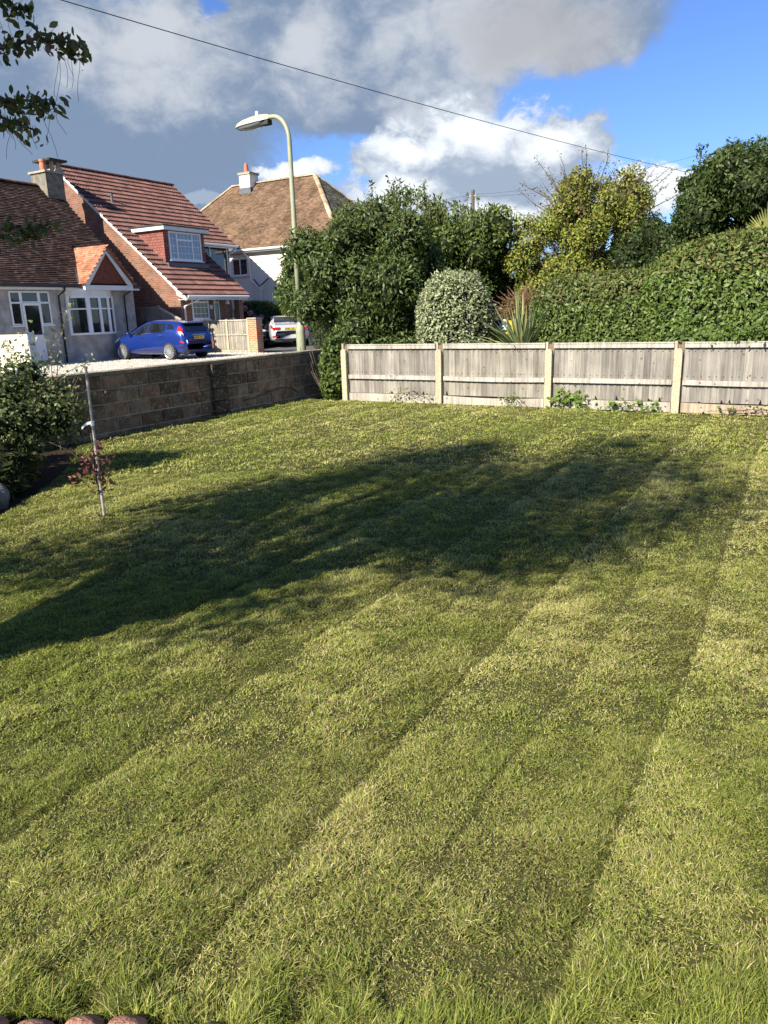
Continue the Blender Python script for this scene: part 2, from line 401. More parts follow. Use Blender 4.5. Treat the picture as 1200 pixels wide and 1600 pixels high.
def leaves(name, P, N, size, pal, m, parent, aspect=0.45, w=None, out=0.6, droop=0.15, jit=0.18, cols=None, near=False):
    n = len(P); L = size * rng.uniform(0.5, 1.35, n)[:, None]
    d = unit(N * out + rdir(n) * 0.9 + np.array([0, 0, -droop]))
    s = unit(np.cross(d, N + rdir(n) * 0.5)); up = np.cross(s, d)
    base = P - d * L * 0.5; mid = P - d * L * 0.05
    w_ = L * aspect * 0.5
    if near:
        V = np.stack([base, base + d * L * .25 + s * w_ * .8, base + d * L * .55 + s * w_ * .95 - up * L * .03, base + d * L * .8 + s * w_ * .5 - up * L * .08, base + d * L - up * L * 0.16,
                      base + d * L * .8 - s * w_ * .5 - up * L * .08, base + d * L * .55 - s * w_ * .95 - up * L * .03, base + d * L * .25 - s * w_ * .8], 1).reshape(-1, 3)
        if cols is None: cols = pick(pal, n, jit, w)
        return fast_mesh(name, V, np.arange(n * 8).reshape(n, 8), 8, cols, m, parent)
    V = np.stack([base, mid + s * w_ + up * w_ * 0.35, base + d * L - up * L * 0.08, mid - s * w_ + up * w_ * 0.35], 1).reshape(-1, 3)
    F = np.arange(n * 4).reshape(n, 4)
    if cols is None: cols = pick(pal, n, jit, w)
    return fast_mesh(name, V, F, 4, cols, m, parent)

def blob_shape(n, c, r, e=2.0, amp=0.08, freq=1.5, depth=0.12, zmin=None, seed=0.0):
    """points and normals on a bumpy superellipsoid"""
    d = rdir(int(n * 1.6)); r = np.array(r, float)
    q = 1.0 / (np.sum(np.abs(d) ** e, axis=1) ** (1 / e))
    # d here is in normalised space
    k = 1 + amp * (fbm(d * 1.0 + seed, freq * 3, 3) - 0.5) * 2
    X = d * q[:, None] * k[:, None]
    N = unit(np.sign(X) * np.abs(X) ** (e - 1) / r)
    w = np.abs(N @ np.ones(3)) * 0 + 1
    P = X * r * (1 - np.abs(rng.normal(0, depth, len(X)))[:, None] / r.mean()) + np.array(c)
    if zmin is not None:
        k2 = P[:, 2] > zmin; P = P[k2]; N = N[k2]
    return P[:n], N[:n]

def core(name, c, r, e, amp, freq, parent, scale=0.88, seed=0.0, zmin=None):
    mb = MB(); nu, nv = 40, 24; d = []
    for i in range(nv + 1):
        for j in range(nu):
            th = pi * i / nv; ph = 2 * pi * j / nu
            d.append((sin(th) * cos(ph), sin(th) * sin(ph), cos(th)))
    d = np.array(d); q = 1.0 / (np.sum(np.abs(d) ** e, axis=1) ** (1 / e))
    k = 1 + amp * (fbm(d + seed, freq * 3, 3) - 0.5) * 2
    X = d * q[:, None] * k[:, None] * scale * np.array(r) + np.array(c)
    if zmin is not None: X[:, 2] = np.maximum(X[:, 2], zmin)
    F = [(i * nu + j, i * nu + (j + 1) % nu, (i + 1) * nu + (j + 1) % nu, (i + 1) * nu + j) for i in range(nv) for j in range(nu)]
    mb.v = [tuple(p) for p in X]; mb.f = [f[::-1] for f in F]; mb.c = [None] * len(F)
    return mb.obj(name, M['inner'], parent)  # solid dark shell behind the leaves, coloured as inner shade

def polyline(a, b, n, wob=0.1):
    a, b = Vector(a), Vector(b); L = (b - a).length
    return [a.lerp(b, t / n) + Vector((random.uniform(-1, 1), random.uniform(-1, 1), random.uniform(-1, 1))) * wob * L / n * (0 if t in (0, n) else 1) for t in range(n + 1)]

# ------------------------------------------------------------------ tiled roofs
def tiles(O, U, V, Wd, Ln, inside, tw, th, pal, thick=0.022, roll=False, jit=0.004, w=None, lift=0.03, riser_shade=0.9):
    """every tile of one roof slope as its own little slab; returns a MB"""
    O, U, V = Vector(O), Vector(U).normalized(), Vector(V).normalized(); Nn = U.cross(V).normalized()
    if Nn.z < 0: Nn = -Nn
    mb = MB(); nr = int(math.ceil(Ln / th)); nc = int(math.ceil(Wd / tw))
    pal = [Vector(p) for p in pal]
    for r in range(nr):
        off = 0 if roll else (r % 2) * tw * 0.5
        for cidx in range(-1, nc + 1):
            u0 = cidx * tw + off; v0 = r * th
            if not inside(u0 + tw * 0.5, v0 + th * 0.5): continue
            c = random.choices(pal, w)[0] * random.uniform(0.82, 1.18); c = tuple(min(1, k) for k in c)
            j = random.uniform(-jit, jit); th1 = th * 1.08
            def P(du, dv, h): return O + U * (u0 + du) + V * (v0 + dv) + Nn * (lift + h + j)
            if roll:
                prof = [(0, 0), (0.30, 0), (0.42, 0.022), (0.5, 0.032), (0.58, 0.022), (0.70, 0), (0.80, 0.0), (0.9, 0.03), (1.0, 0.0)]
            else: prof = [(0.015, 0), (0.985, 0)]
            for k in range(len(prof) - 1):
                a, b = prof[k], prof[k + 1]
                mb.quad(P(a[0] * tw, 0, thick + a[1]), P(b[0] * tw, 0, thick + b[1]), P(b[0] * tw, th1, b[1]), P(a[0] * tw, th1, a[1]), c=c)
                mb.quad(P(a[0] * tw, 0, -0.01), P(b[0] * tw, 0, -0.01), P(b[0] * tw, 0, thick + b[1]), P(a[0] * tw, 0, thick + a[1]), c=tuple(k_ * riser_shade for k_ in c))  # front edge darkened in colour to paint shade lines between tile rows
    return mb

def ridge_tiles(name, a, b, m, parent, r=0.12, L=0.33, pal=((0.3, 0.12, 0.08),), drop=0.04):
    a, b = Vector(a), Vector(b); n = max(1, int((b - a).length / L)); mb = MB(); d = (b - a) / n
    side = d.cross(Vector((0, 0, 1))).normalized()
    for i in range(n):
        c = Vector(random.choice(pal)) * random.uniform(0.85, 1.15); p0 = a + d * i; p1 = a + d * (i + 1.04)
        e = random.uniform(0, 0.012)
        rows = []
        for p, rr in ((p0, r + 0.012), (p1, r)):
            rows.append([p + side * (rr * cos(t)) + Vector((0, 0, 1)) * (rr * sin(t) * 0.75 - drop + e) for t in [pi * k / 6 for k in range(7)]])
        mb.grid(rows, c=tuple(c))
        mb.quad(*rows[0], c=tuple(c)); mb.quad(*rows[1], c=tuple(c))
    return mb.obj(name, m, parent)

# ------------------------------------------------------------------ windows
def window(parent, org, U, w, h, cols_, rows_=None, frame=0.06, bars=0.035, m='upvc', glass='glass', lead=0, sill=True, name='window', proud=0.03, top=None, leadm=None):
    """cols_: fractions of vertical mullions; top: list of height fraction transom per light or None; lead=(nx,nz) glazing bars"""
    O = Vector(org); U = Vector(U).normalized(); Z = Vector((0, 0, 1)); N = U.cross(Z)   # outward normal
    f = MB()
    def bar(u0, u1, z0, z1, d=proud, dd=0.03):
        f.obox(O + U * u0 + Z * z0 - N * dd, U * (u1 - u0), N * (d + dd), Z * (z1 - z0))
    bar(0, frame, 0, h); bar(w - frame, w, 0, h); bar(frame, w - frame, 0, frame); bar(frame, w - frame, h - frame, h)
    xs = [0] + list(cols_) + [1]
    for c in cols_: bar(c * w - bars, c * w + bars, frame, h - frame, proud - 0.003)
    if top:
        for k, tf in enumerate(top):
            if tf:
                u0 = xs[k] * w + (frame if k == 0 else bars); u1 = xs[k + 1] * w - (frame if k == len(top) - 1 else bars)
                bar(u0, u1, tf * h - bars, tf * h + bars, proud - 0.006)
    if lead:
        for k in range(len(xs) - 1):
            nx = max(1, round(lead[0] * (xs[k + 1] - xs[k])))
            for i in range(1, nx):
                c = (xs[k] + (xs[k + 1] - xs[k]) * i / nx) * w; bar(c - 0.008, c + 0.008, frame, h - frame, 0.008)
        for i in range(1, lead[1]):
            bar(frame, w - frame, h * i / lead[1] - 0.008, h * i / lead[1] + 0.008, 0.006)
    if sill: f.obox(O - U * 0.05 - Z * 0.05 - N * 0.02, U * (w + 0.1), N * 0.10, Z * 0.047)
    fo = f.obj(name, M[m], parent)
    g = MB(); g.obox(O + U * frame * 0.5 + Z * frame * 0.5 - N * 0.02, U * (w - frame), N * 0.022, Z * (h - frame))
    g.obj('pane', M[glass], fo)
    return fo

def pipe(name, pts, r, m, parent, seg=8): return MB().tube(pts, r, seg).obj(name, m, parent, smooth=True)

RZ = A
# ================================================================== SETTING
def sheet(name, poly, z, m, kind='structure'):
    mb = MB(); mb.quad(*[(x, y, z) for x, y in poly]); o = mb.obj(name, M[m]); o.rotation_euler = (0, 0, RZ); return tag(o, kind=kind)
sheet('ground', [(-500, -500), (700, -500), (700, 9.2), (-500, 9.2)], -0.03, 'soil')
sheet('street_ground', [(-500, 9.2), (700, 9.2), (700, 700), (-500, 700)], 0.06, 'soil')
sheet('pavement', [(-60, 9.28), (60, 9.28), (60, 11.6), (-60, 11.6)], 0.2, 'paving')
kb = MB(); kb.box(-60, 60, 11.6, 11.75, 0.05, 0.203); kb.box(-60, 24.6, 17.6, 17.75, 0.05, 0.203)
tag(kb.obj('kerb', M['concrete'], rz=RZ), kind='structure')
sheet('road', [(-60, 11.75), (60, 11.75), (60, 17.6), (-60, 17.6)], 0.085, 'asphalt')
sheet('gravel_drive', [(4, 17.75), (24.62, 17.75), (24.62, 24.6), (4, 24.6)], 0.2, 'gravel')
# asphalt drive that climbs gently to the parked silver car
mb = MB(); mb.grid([[(24.63, 17.6, 0.13), (24.63, 33, 0.2)], [(27, 17.6, 0.18), (27, 33, 0.24)], [(30, 17.6, 0.3), (30, 33, 0.35)], [(60, 17.6, 0.5), (60, 33, 0.6)]], flip=False)
tag(mb.obj('asphalt_drive', M['asphalt'], rz=RZ), kind='structure')

# loose stones give the gravel a real surface
gx = rng.uniform(8, 24.5, 14000); gy = rng.uniform(18, 24.4, 14000)
P = np.stack([gx, gy, np.full(14000, 0.205)], 1); r = rng.uniform(0.012, 0.03, 14000)[:, None]
a = rng.uniform(0, 6.28, (14000, 1)); V = []
for k in range(3):
    V.append(P + np.concatenate([np.cos(a + k * 2.1) * r, np.sin(a + k * 2.1) * r, np.zeros_like(r)], 1))
V.append(P + np.concatenate([np.zeros_like(r), np.zeros_like(r), r * 1.2], 1)); V = np.stack(V, 1).reshape(-1, 3)
i = np.arange(14000) * 4
F = np.concatenate([np.stack([i, i + 1, i + 3], 1), np.stack([i + 1, i + 2, i + 3], 1), np.stack([i + 2, i, i + 3], 1)])
cc = pick([(0.6, 0.55, 0.45), (0.72, 0.68, 0.6), (0.42, 0.36, 0.28), (0.5, 0.47, 0.42)], 14000)
o = fast_mesh('gravel_stones', V, F, 3, np.concatenate([cc, cc, cc]), attr_mat('gravel_stone', 0.9, 0.2)); o.rotation_euler = (0, 0, RZ)
tag(o, 'loose pale gravel stones over the drive in front of the bungalow', 'gravel', kind='stuff')

# ------------------------------------------------------------------ lawn
BED = [(2.3, 5.35), (3.0, 5.7), (3.73, 6.17), (4.18, 6.45), (4.73, 6.87), (5.37, 7.45), (6.1, 8.25), (6.75, 9.0)]   # curved bed edge
def bed_y(x): return np.interp(x, [b[0] for b in BED], [b[1] for b in BED], left=5.35, right=9.05)
def lawn_h(X, Y):                                 # gentle undulation, street coords
    P = np.stack([X, Y, np.zeros_like(X)], 1)
    return (vnoise(P, 0.45) - 0.5) * 0.035 + (vnoise(P, 2.2) - 0.5) * 0.012
nx, ny = 150, 150
xs = np.linspace(-5, 12.17, nx); rows_v = []
XX, TT = np.meshgrid(xs, np.linspace(0, 1, ny), indexing='ij')
top = np.minimum(bed_y(XX.ravel()), 9.05).reshape(XX.shape); YY = -9 + (top + 9) * TT
edge = (W(0, 0).x)
ZZ = lawn_h(XX.ravel(), YY.ravel()).reshape(XX.shape)
V = np.stack([XX.ravel(), YY.ravel(), ZZ.ravel()], 1)
idx = np.arange(nx * ny).reshape(nx, ny)
F = np.stack([idx[:-1, :-1].ravel(), idx[1:, :-1].ravel(), idx[1:, 1:].ravel(), idx[:-1, 1:].ravel()], 1)
VW = Wn(V); VW[:, 2] = np.where((VW[:, 1] < 1.43) & (VW[:, 0] < -.40), -.08, VW[:, 2]); keep = (VW[F].mean(1)[:, 1] > 1.0)     # lawn ends at the brick edging below the camera
o = fast_mesh('lawn', VW, F[keep], 4, np.full((keep.sum(), 3), 0.1), M['thatch'], smooth=True); tag(o, kind='structure')

def lawn_mask(X, Y, PW):
    return (X > -4.9) & (X < 12.15) & (Y > -9) & (Y < np.minimum(bed_y(X) - 0.03, 9.03)) & (PW[:, 1] > np.where(PW[:, 0] < -.40, 1.43 - .09 * (PW[:, 0] + .98), 1.2))

def stripes(X, Y):
    """mowing passes run along x; width 0.46 m"""
    ph = (Y + 0.05 * np.sin(X * 0.5) + 0.012 * np.sin(X * 2.1)) / 0.44
    return (ph % 1.0 - 0.5) * 1.1 + 0.30 * np.sign(np.sin(ph * np.pi)), np.abs((ph % 1.0) - 0.5) * 2

def blades(n, ymin, ymax, hgt, wid, seg, lean):
    Yw = np.sqrt(rng.uniform(ymin ** 2, ymax ** 2, n)); Xw = rng.uniform(-1, 1, n) * (0.62 * Yw + 0.7)
    P = np.stack([Xw, Yw, np.zeros(n)], 1)
    X = P[:, 0] * CA + P[:, 1] * SA; Y = -P[:, 0] * SA + P[:, 1] * CA
    st, edge = stripes(X, Y)
    pat = fbm(P, 0.55, 4); pat2 = fbm(P + 31, 2.6, 3); pat3 = fbm(P + 77, 9.0, 2)
    # thin spots between tufts and along the wheel tracks
    thin = np.clip((pat3 - 0.22) / 0.2, 0.72, 1) * np.where(edge > 0.93, 0.75, 1.0)
    k = lawn_mask(X, Y, P) & (rng.random(n) < thin)
    P, X, Y, st, pat, pat2, pat3, edge = P[k], X[k], Y[k], st[k], pat[k], pat2[k], pat3[k], edge[k]; n = len(P)
    micro = vnoise(P + 5, 26.0)
    P[:, 2] = lawn_h(X, Y) + np.sqrt(rng.random(n)) * (np.clip(pat3 - .3, 0, .5) * 0.05 + np.clip(micro - .35, 0, 1) * 0.016) * np.where(edge > .92, .6, 1)
    tuft = np.clip((pat2 - 0.45) * 3.2, 0, 1)
    near = np.clip((1.62 - P[:, 1]) / 0.25, 0, 1) * np.clip((pat3 + pat2 - 0.82) * 4, 0, 1)
    h = hgt * rng.uniform(0.5, 1.3, n) * (0.75 + 0.45 * tuft + 1.7 * near) * np.clip(0.6 + (pat3 - .3) * 1.6, .55, 1.3)
    w = wid * rng.uniform(0.6, 1.4, n)
    th = rng.uniform(0, 2 * np.pi, n); D = np.stack([np.cos(th), np.sin(th), np.zeros(n)], 1)
    ex = np.array([CA, SA, 0.0])
    sg = st * (0.7 + .6 * pat)
    D = D + ex * (sg * 0.32)[:, None]; D = D + np.stack([np.cos(pat2 * 22), np.sin(pat2 * 22), np.zeros(n)], 1) * .45; D = unit(D)
    le = np.clip(rng.normal(lean, 0.33, n) - 0.35 * near, 0.1, 1.45)[:, None]
    side = unit(np.stack([-D[:, 1], D[:, 0], np.zeros(n)], 1) + rng.normal(0, .45, (n, 3)))
    up = np.array([0, 0, 1.0])
    m1 = P + (up * np.cos(le * 0.85) + D * np.sin(le * 0.85)) * h[:, None] * 0.5
    tip = m1 + (up * np.cos(np.minimum(le * 1.12, 1.55)) + D * np.sin(np.minimum(le * 1.12, 1.55))) * h[:, None] * 0.55
    hw = (w / 2)[:, None]
    # colour: green, yellow green and straw mixed by soft patches
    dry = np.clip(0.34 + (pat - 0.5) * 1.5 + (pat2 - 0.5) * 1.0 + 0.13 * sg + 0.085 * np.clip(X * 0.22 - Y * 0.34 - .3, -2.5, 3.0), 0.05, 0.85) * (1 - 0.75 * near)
    u = rng.random(n)
    G = np.array([(0.19, 0.232, 0.04), (0.265, 0.295, 0.055), (0.315, 0.33, 0.075), (0.125, 0.175, 0.035), (0.26, 0.285, 0.075)])[rng.integers(0, 5, n)]
    Sx = np.array([(0.43, 0.37, 0.165), (0.38, 0.35, 0.125), (0.28, 0.21, 0.10), (0.47, 0.42, 0.22), (0.34, 0.33, 0.105)])[rng.integers(0, 5, n)]
    C = np.where((u < dry * 0.8)[:, None], Sx, G)
    C = C * (1 + 0.35 * (pat2 - 0.5) + 0.1 * (pat - .5) + .10)[:, None] * rng.uniform(0.75, 1.25, (n, 1)) * (1.0 + 0.17 * sg[:, None]) * (1 + .18 * np.clip((P[:, 1:2] - 5) / 6, 0, 1))  # stripe shading painted into colour; far blades lightened against grazing-angle darkness
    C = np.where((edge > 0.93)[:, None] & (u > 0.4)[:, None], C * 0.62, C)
    if seg == 2:
        V = np.stack([P - side * hw, P + side * hw, m1 + side * hw * 0.85, m1 - side * hw * 0.85, tip], 1).reshape(-1, 3)
        i = np.arange(n)[:, None] * 5
        F = np.concatenate([i + np.array([[0, 1, 2]]), i + np.array([[0, 2, 3]]), i + np.array([[3, 2, 4]])]); C = np.concatenate([C] * 3)
    else:
        V = np.stack([P - side * hw, P + side * hw, tip], 1).reshape(-1, 3); F = np.arange(n * 3).reshape(n, 3)
    return V, F, C
parts = [blades(400000, 1.22, 2.6, 0.020, 0.0021, 2, 1.2), blades(460000, 2.6, 4.6, 0.022, 0.0031, 2, 1.15),
         blades(420000, 4.6, 8.0, 0.028, 0.0062, 1, 1.05), blades(500000, 8.0, 17.5, 0.030, 0.012, 1, 0.9)]
off = 0; Vs, Fs, Cs = [], [], []
for V, F, C in parts: Vs.append(V); Fs.append(F + off); Cs.append(C); off += len(V)
o = fast_mesh('lawn_grass', np.concatenate(Vs), np.concatenate(Fs), 3, np.concatenate(Cs), M['grass'])
tag(o, 'short mown green and straw coloured grass covering the whole garden lawn', 'grass', kind='stuff')

# ------------------------------------------------------------------ brick edging under the camera
for i in range(12):
    x = -1.62 + i * 0.107 + .008 * sin(i * 5); z = 0.028 + 0.006 * sin(i * 2.3); y0 = 1.418 - 0.008 * (i - 6) + 0.01 * sin(i * 1.7)
    rows = []
    for k in range(7):
        t = pi * k / 6; rr = 0.050 + .003 * sin(i * 3.1)
        rows.append([(x - rr * cos(t), y0 - 0.13 - 0.0, z + 0.028 * sin(t)), (x - rr * cos(t), y0 - 0.045, z + 0.028 * sin(t) + 0.004),
                     (x - rr * cos(t) * 0.92, y0 - 0.012, z + 0.022 * sin(t) - 0.002), (x - rr * cos(t) * 0.8, y0, z - 0.03)])
    mb = MB(); mb.grid(rows, flip=True); mb.box(x - 0.05, x + 0.05, y0 - 0.13, y0 - 0.02, z - 0.06, z)
    if i == 0: M['edge'] = mat('edging_brick', (0.50, 0.24, 0.15), 0.95, noise=(30, 0.65, 1.35), bump=1.0, bscale=60)
    o = mb.obj('edging_brick', M['edge'], smooth=True)
    tag(o, 'rounded pink red edging brick in the row at the near edge of the lawn', 'edging brick', 'bricks edging the lawn')

# ================================================================== BLOCK WALL
wall = thing('block_wall', W(10, 9.12, 0), RZ, 'low retaining wall of dark brown lichened stone blocks between lawn and street', 'wall')
def place(root, x0, y0, z0=0.0):
    for ch in root.children: ch.location = (-x0, -y0, -z0)
mb = MB(); X0, X1 = 1.0, 13.5; BH = 0.212
mb2 = MB(); mb2.box(X0, X1, 9.09, 9.28, -0.2, 0.90); mb2.obj('mortar_core', M['mortar'], wall)
random.seed(3)
for r in range(-1, 4):
    z0 = 0.055 + r * BH; z1 = z0 + BH - 0.014
    if r == -1: z0 = -0.15
    x = X0 - (0.22 if r % 2 else 0)
    while x < X1:
        L = (0.44 if x < 9.6 else random.choice([0.30, 0.44, 0.36, 0.22]))
        e = random.uniform(-0.006, 0.01); xa, xb = max(x, X0), min(x + L - 0.014, X1)
        if xb - xa > 0.04:
            b = random.uniform(0.65, 1.3); base = random.choice([(0.25, 0.155, 0.095), (0.19, 0.13, 0.085), (0.28, 0.165, 0.098), (0.29, 0.205, 0.135)])
            if x > 10.2: base = random.choice([(0.28, 0.185, 0.12), (0.235, 0.155, 0.105), (0.31, 0.225, 0.155)])
            c = tuple(k * b for k in base)
            ch = 0.008
            ya = 9.075 - e
            mb.quad((xa + ch, ya, z0 + ch), (xb - ch, ya, z0 + ch), (xb - ch, ya, z1 - ch), (xa + ch, ya, z1 - ch), c=c)
            o4 = [(xa, 9.095, z0), (xb, 9.095, z0), (xb, 9.095, z1), (xa, 9.095, z1)]; i4 = [(xa + ch, ya, z0 + ch), (xb - ch, ya, z0 + ch), (xb - ch, ya, z1 - ch), (xa + ch, ya, z1 - ch)]
            for q in range(4): mb.quad(o4[q], o4[(q + 1) % 4], i4[(q + 1) % 4], i4[q], c=c)
        x += L
mb.obj('stone_blocks', M['block'], wall)
mb = MB(); x = X0
while x < X1:
    L = random.uniform(0.5, 0.7); e = random.uniform(-.006, .006)
    c = Vector((0.34, 0.29, 0.21)) * random.uniform(0.75, 1.1)
    mb.box(x, min(x + L - 0.008, X1), 9.055 + e, 9.31, 0.90, 0.945 + e * 0.6, c=tuple(c)); x += L
mb.obj('coping', attr_mat('coping_stone', 0.95, 0.1, noise=(11, 0.6, 1.2), bump=0.8, spots=(16, .55, (0.1, 0.09, 0.06), .6)), wall)
mb = MB()
for r in range(4):
    c = tuple(Vector((0.09, 0.068, 0.05)) * random.uniform(0.8, 1.3)); mb.box(9.62, 9.98, 8.99, 9.085, 0.05 + r * BH, 0.05 + (r + 1) * BH - 0.012, c=c)
mb.box(9.6, 10.0, 8.975, 9.07, -0.2, 0.04, c=(0.1, 0.08, 0.06))
mb.obj('pier', M['block'], wall)
mb = MB(); mb.tube([(10.4, 9.04, 0.18), (10.8, 9.05, 0.2), (11.15, 9.04, 0.27), (11.6, 9.05, 0.3), (11.9, 9.05, 0.26), (12.1, 9.03, 0.15)], 0.012, 6)
tag(mb.obj('dead_creeper_stem', M['bark'], rz=RZ), 'thin bare creeper stem trailing along the foot of the block wall', 'creeper stem')
place(wall, 10, 9.12)

# ================================================================== TIMBER FENCE with concrete posts
def post_y(i): return 7.95 - 2.03 * i
FX = 12.2
fence = thing('timber_fence', W(FX, 4, 0), RZ, 'low weathered grey board fence between concrete posts across the back of the lawn', 'fence')
random.seed(11)
for i in range(8):
    y = post_y(i)
    mb = MB(); hh = 0.96 if i else 0.97
    prof = [(-0.055, -0.2), (0.055, -0.2), (0.055, hh - 0.02)] + [(0.055 * cos(t), hh - 0.02 + 0.05 * sin(t)) for t in [pi * k / 8 for k in range(1, 8)]] + [(-0.055, hh - 0.02)]
    mb.prism([(FX - 0.07, y + a, b) for a, b in prof], (0.075, 0, 0))
    p = mb.obj('concrete_post', M['post_concrete'], fence)
    mb = MB(); mb.box(FX + 0.006, FX + 0.05, y - 0.075, y - 0.03, -0.1, 1.09, c=(0.20, 0.165, 0.13)); mb.box(FX + 0.006, FX + 0.05, y + 0.03, y + 0.075, -0.1, 1.10, c=(0.36, 0.32, 0.26))
    mb.box(FX + 0.03, FX + 0.07, y - 0.03, y + 0.03, 0, 1.06, c=(0.24, 0.16, 0.11))
    mb.obj('post_batten', M['timber'], fence)
for i in range(7):
    ya, yb = post_y(i) - 0.078, post_y(i + 1) + 0.078; n = 17 + (i % 2); wv = (ya - yb) / n
    mb = MB(); tone = [(0.285, 0.262, 0.235), (0.30, 0.278, 0.24), (0.28, 0.26, 0.232), (0.27, 0.25, 0.228)][i % 4]
    for k in range(n):
        y1 = ya - k * wv; y0 = y1 - wv - 0.012; c = tuple(np.array(tone) * random.uniform(0.70, 1.2)); sag = random.uniform(-0.004, 0.004)
        if i == 0 and k == 12: y0 += 0.016
        mb.quad((FX + 0.030, y0, 0.17), (FX + 0.016 + sag, y1, 0.17), (FX + 0.016 + sag, y1, 1.0), (FX + 0.030, y0, 1.0), c=c)
        mb.quad((FX + 0.016 + sag, y1, 0.17), (FX + 0.034, y1, 0.17), (FX + 0.034, y1, 1.0), (FX + 0.016 + sag, y1, 1.0), c=c)
    mb.box(FX + 0.036, FX + 0.04, yb, ya, 0.2, 1.0, c=(0.2, 0.18, 0.16))
    for k in range(n):
        yk = ya - (k + .5) * wv
        for zz in (0.94, 0.56, 0.40): 
            q = random.uniform(-.01, .01); mb.quad((FX + .012, yk - .006 + q, zz), (FX + .012, yk + .006 + q, zz), (FX + .012, yk + .006 + q, zz + .013), (FX + .012, yk - .006 + q, zz + .013), c=(.05, .045, .04))
        if random.random() < .22: mb.quad((FX + .011, yk - wv * .25, .165), (FX + .011, yk + wv * .2, .165), (FX + .011, yk + random.uniform(-.01, .02), .165 + random.uniform(.03, .10)), c=(.02, .018, .015))
    pn = mb.obj('fence_panel', M['timber'], fence)
    mb = MB(); c = (0.44, 0.41, 0.36)
    mb.box(FX - 0.022, FX + 0.06, yb, ya, 1.0, 1.065, c=c); mb.box(FX - 0.03, FX + 0.07, yb, ya, 1.067, 1.085, c=(0.46, 0.43, 0.37)); mb.obj('top_rail', M['timber'], pn)
    def sag_board(z0, z1, x0, c, s0, s1):
        m_ = MB(); K = 8; rows = []
        for k in range(K + 1):
            y = yb + (ya - yb) * k / K; d0 = -s0 * sin(pi * k / K); d1 = -s1 * sin(pi * k / K)
            rows.append([(FX + 0.012, y, z0 + d0), (x0, y, z0 + d0), (x0, y, z1 + d1), (FX + 0.012, y, z1 + d1)])
        m_.grid(rows, c=c); return m_
    sag_board(0.44, 0.515, FX - 0.026, (0.43, 0.40, 0.355), [0.0, 0.012, 0, 0.01][i % 4], [0, .012, 0, .01][i % 4]).obj('mid_rail', M['timber'], pn)
    sag_board(0.015, 0.165, FX - 0.02, (0.42, 0.385, 0.33) if i != 3 else (0.42, 0.33, 0.25), 0.0, [0.0, 0.025, 0.0, 0.012][i % 4]).obj('gravel_board', M['timber'], pn)
    # chopped knots / nail marks
place(fence, FX, 4)

# ================================================================== BUNGALOW
bx, by, bz = 15, 24.5, 0.2
bung = thing('bungalow', W(bx, by, bz), RZ, 'grey rendered bungalow with brown tile roof and small white trimmed gable', 'house')
mb = MB(); mb.prism([(9, 24.5, 0.1), (22, 24.5, 0.1), (22, 24.5, 3.0), (9, 24.5, 3.0)], (0, 0.25, 0))
mb.prism([(22, 24.75, 0.1), (22, 33, 0.1), (22, 33, 3.0), (22, 28.6, 7.0), (22, 24.75, 3.2)], (-0.25, 0, 0))
mb.prism([(9, 24.75, 0.1), (9, 33, 0.1), (9, 33, 3.0), (9, 28.6, 7.0), (9, 24.75, 3.2)], (0.25, 0, 0))
mb.obj('wall', M['render'], bung)
sl_b = (7.15 - 3.03) / (28.6 - 24.2); Vb = Vector((0, 1, sl_b)).normalized(); Lb = sqrt(4.4 ** 2 + 4.12 ** 2)
palb = [(0.072, 0.044, 0.036), (0.064, 0.038, 0.032), (0.082, 0.05, 0.04), (0.052, 0.032, 0.028), (0.11, 0.08, 0.065)]
def in_b(u, v):
    x = 8.8 + u; y = 24.2 + v * Vb.y
    if x > 22.05: return False
    if y < 24.2 + 1.75 and abs(x - 20.4) < 1.02 * (1 - (y - 24.2) / 1.75): return False
    return True
rf = tiles((8.8, 24.2, 3.0), (1, 0, 0), Vb, 13.3, Lb, in_b, 0.166, 0.102, palb, thick=0.03, jit=0.006, riser_shade=0.5).obj('roof', M['tile'], bung)
mb = MB(); mb.obox((8.8, 24.2, 2.98), (13.25, 0, 0), Vb * Lb, (0, 0, 0.03)); mb.obox((8.8, 33.0, 2.98), (13.25, 0, 0), Vector((0, -1, sl_b)).normalized() * Lb, (0, 0, 0.04)); mb.obj('roof_deck', M['old_red'], bung)
ridge_tiles('ridge', (8.8, 28.6, 7.16), (21.2, 28.6, 7.16), M['tile'], bung, 0.13, 0.33, ((0.14, 0.07, 0.045), (0.2, 0.09, 0.06)))
mb = MB(); mb.box(8.9, 19.25, 24.17, 24.2, 2.83, 2.97); mb.box(8.9, 19.25, 24.2, 24.5, 2.83, 2.85); mb.obj('fascia', M['white_paint'], bung); MB().box(21.5, 22.06, 24.17, 24.2, 2.83, 2.97).obj('fascia', M['white_paint'], bung)
MB().tube([(8.9, 24.12, 2.96), (19.3, 24.12, 2.96)], 0.055, 8).obj('gutter', M['black_plastic'], bung); MB().tube([(21.5, 24.12, 2.96), (22.08, 24.12, 2.96)], 0.055, 8).obj('gutter', M['black_plastic'], bung)
pipe('downpipe', [(18.5, 24.12, 2.93), (18.5, 24.14, 2.8), (18.42, 24.42, 2.62), (18.42, 24.44, 0.15)], 0.036, M['black_plastic'], bung)
pipe('downpipe', [(21.55, 24.12, 2.93), (21.55, 24.14, 2.8), (21.45, 24.42, 2.65), (21.45, 24.44, 0.15)], 0.032, M['black_plastic'], bung)
mb = MB(); mb.box(20.06, 20.32, 24.485, 24.5, 0.34, 0.48)
for k in range(4): mb.box(20.07 + k * 0.065, 20.10 + k * 0.065, 24.478, 24.486, 0.355, 0.465)
mb.obj('air_brick', M['concrete'], bung)
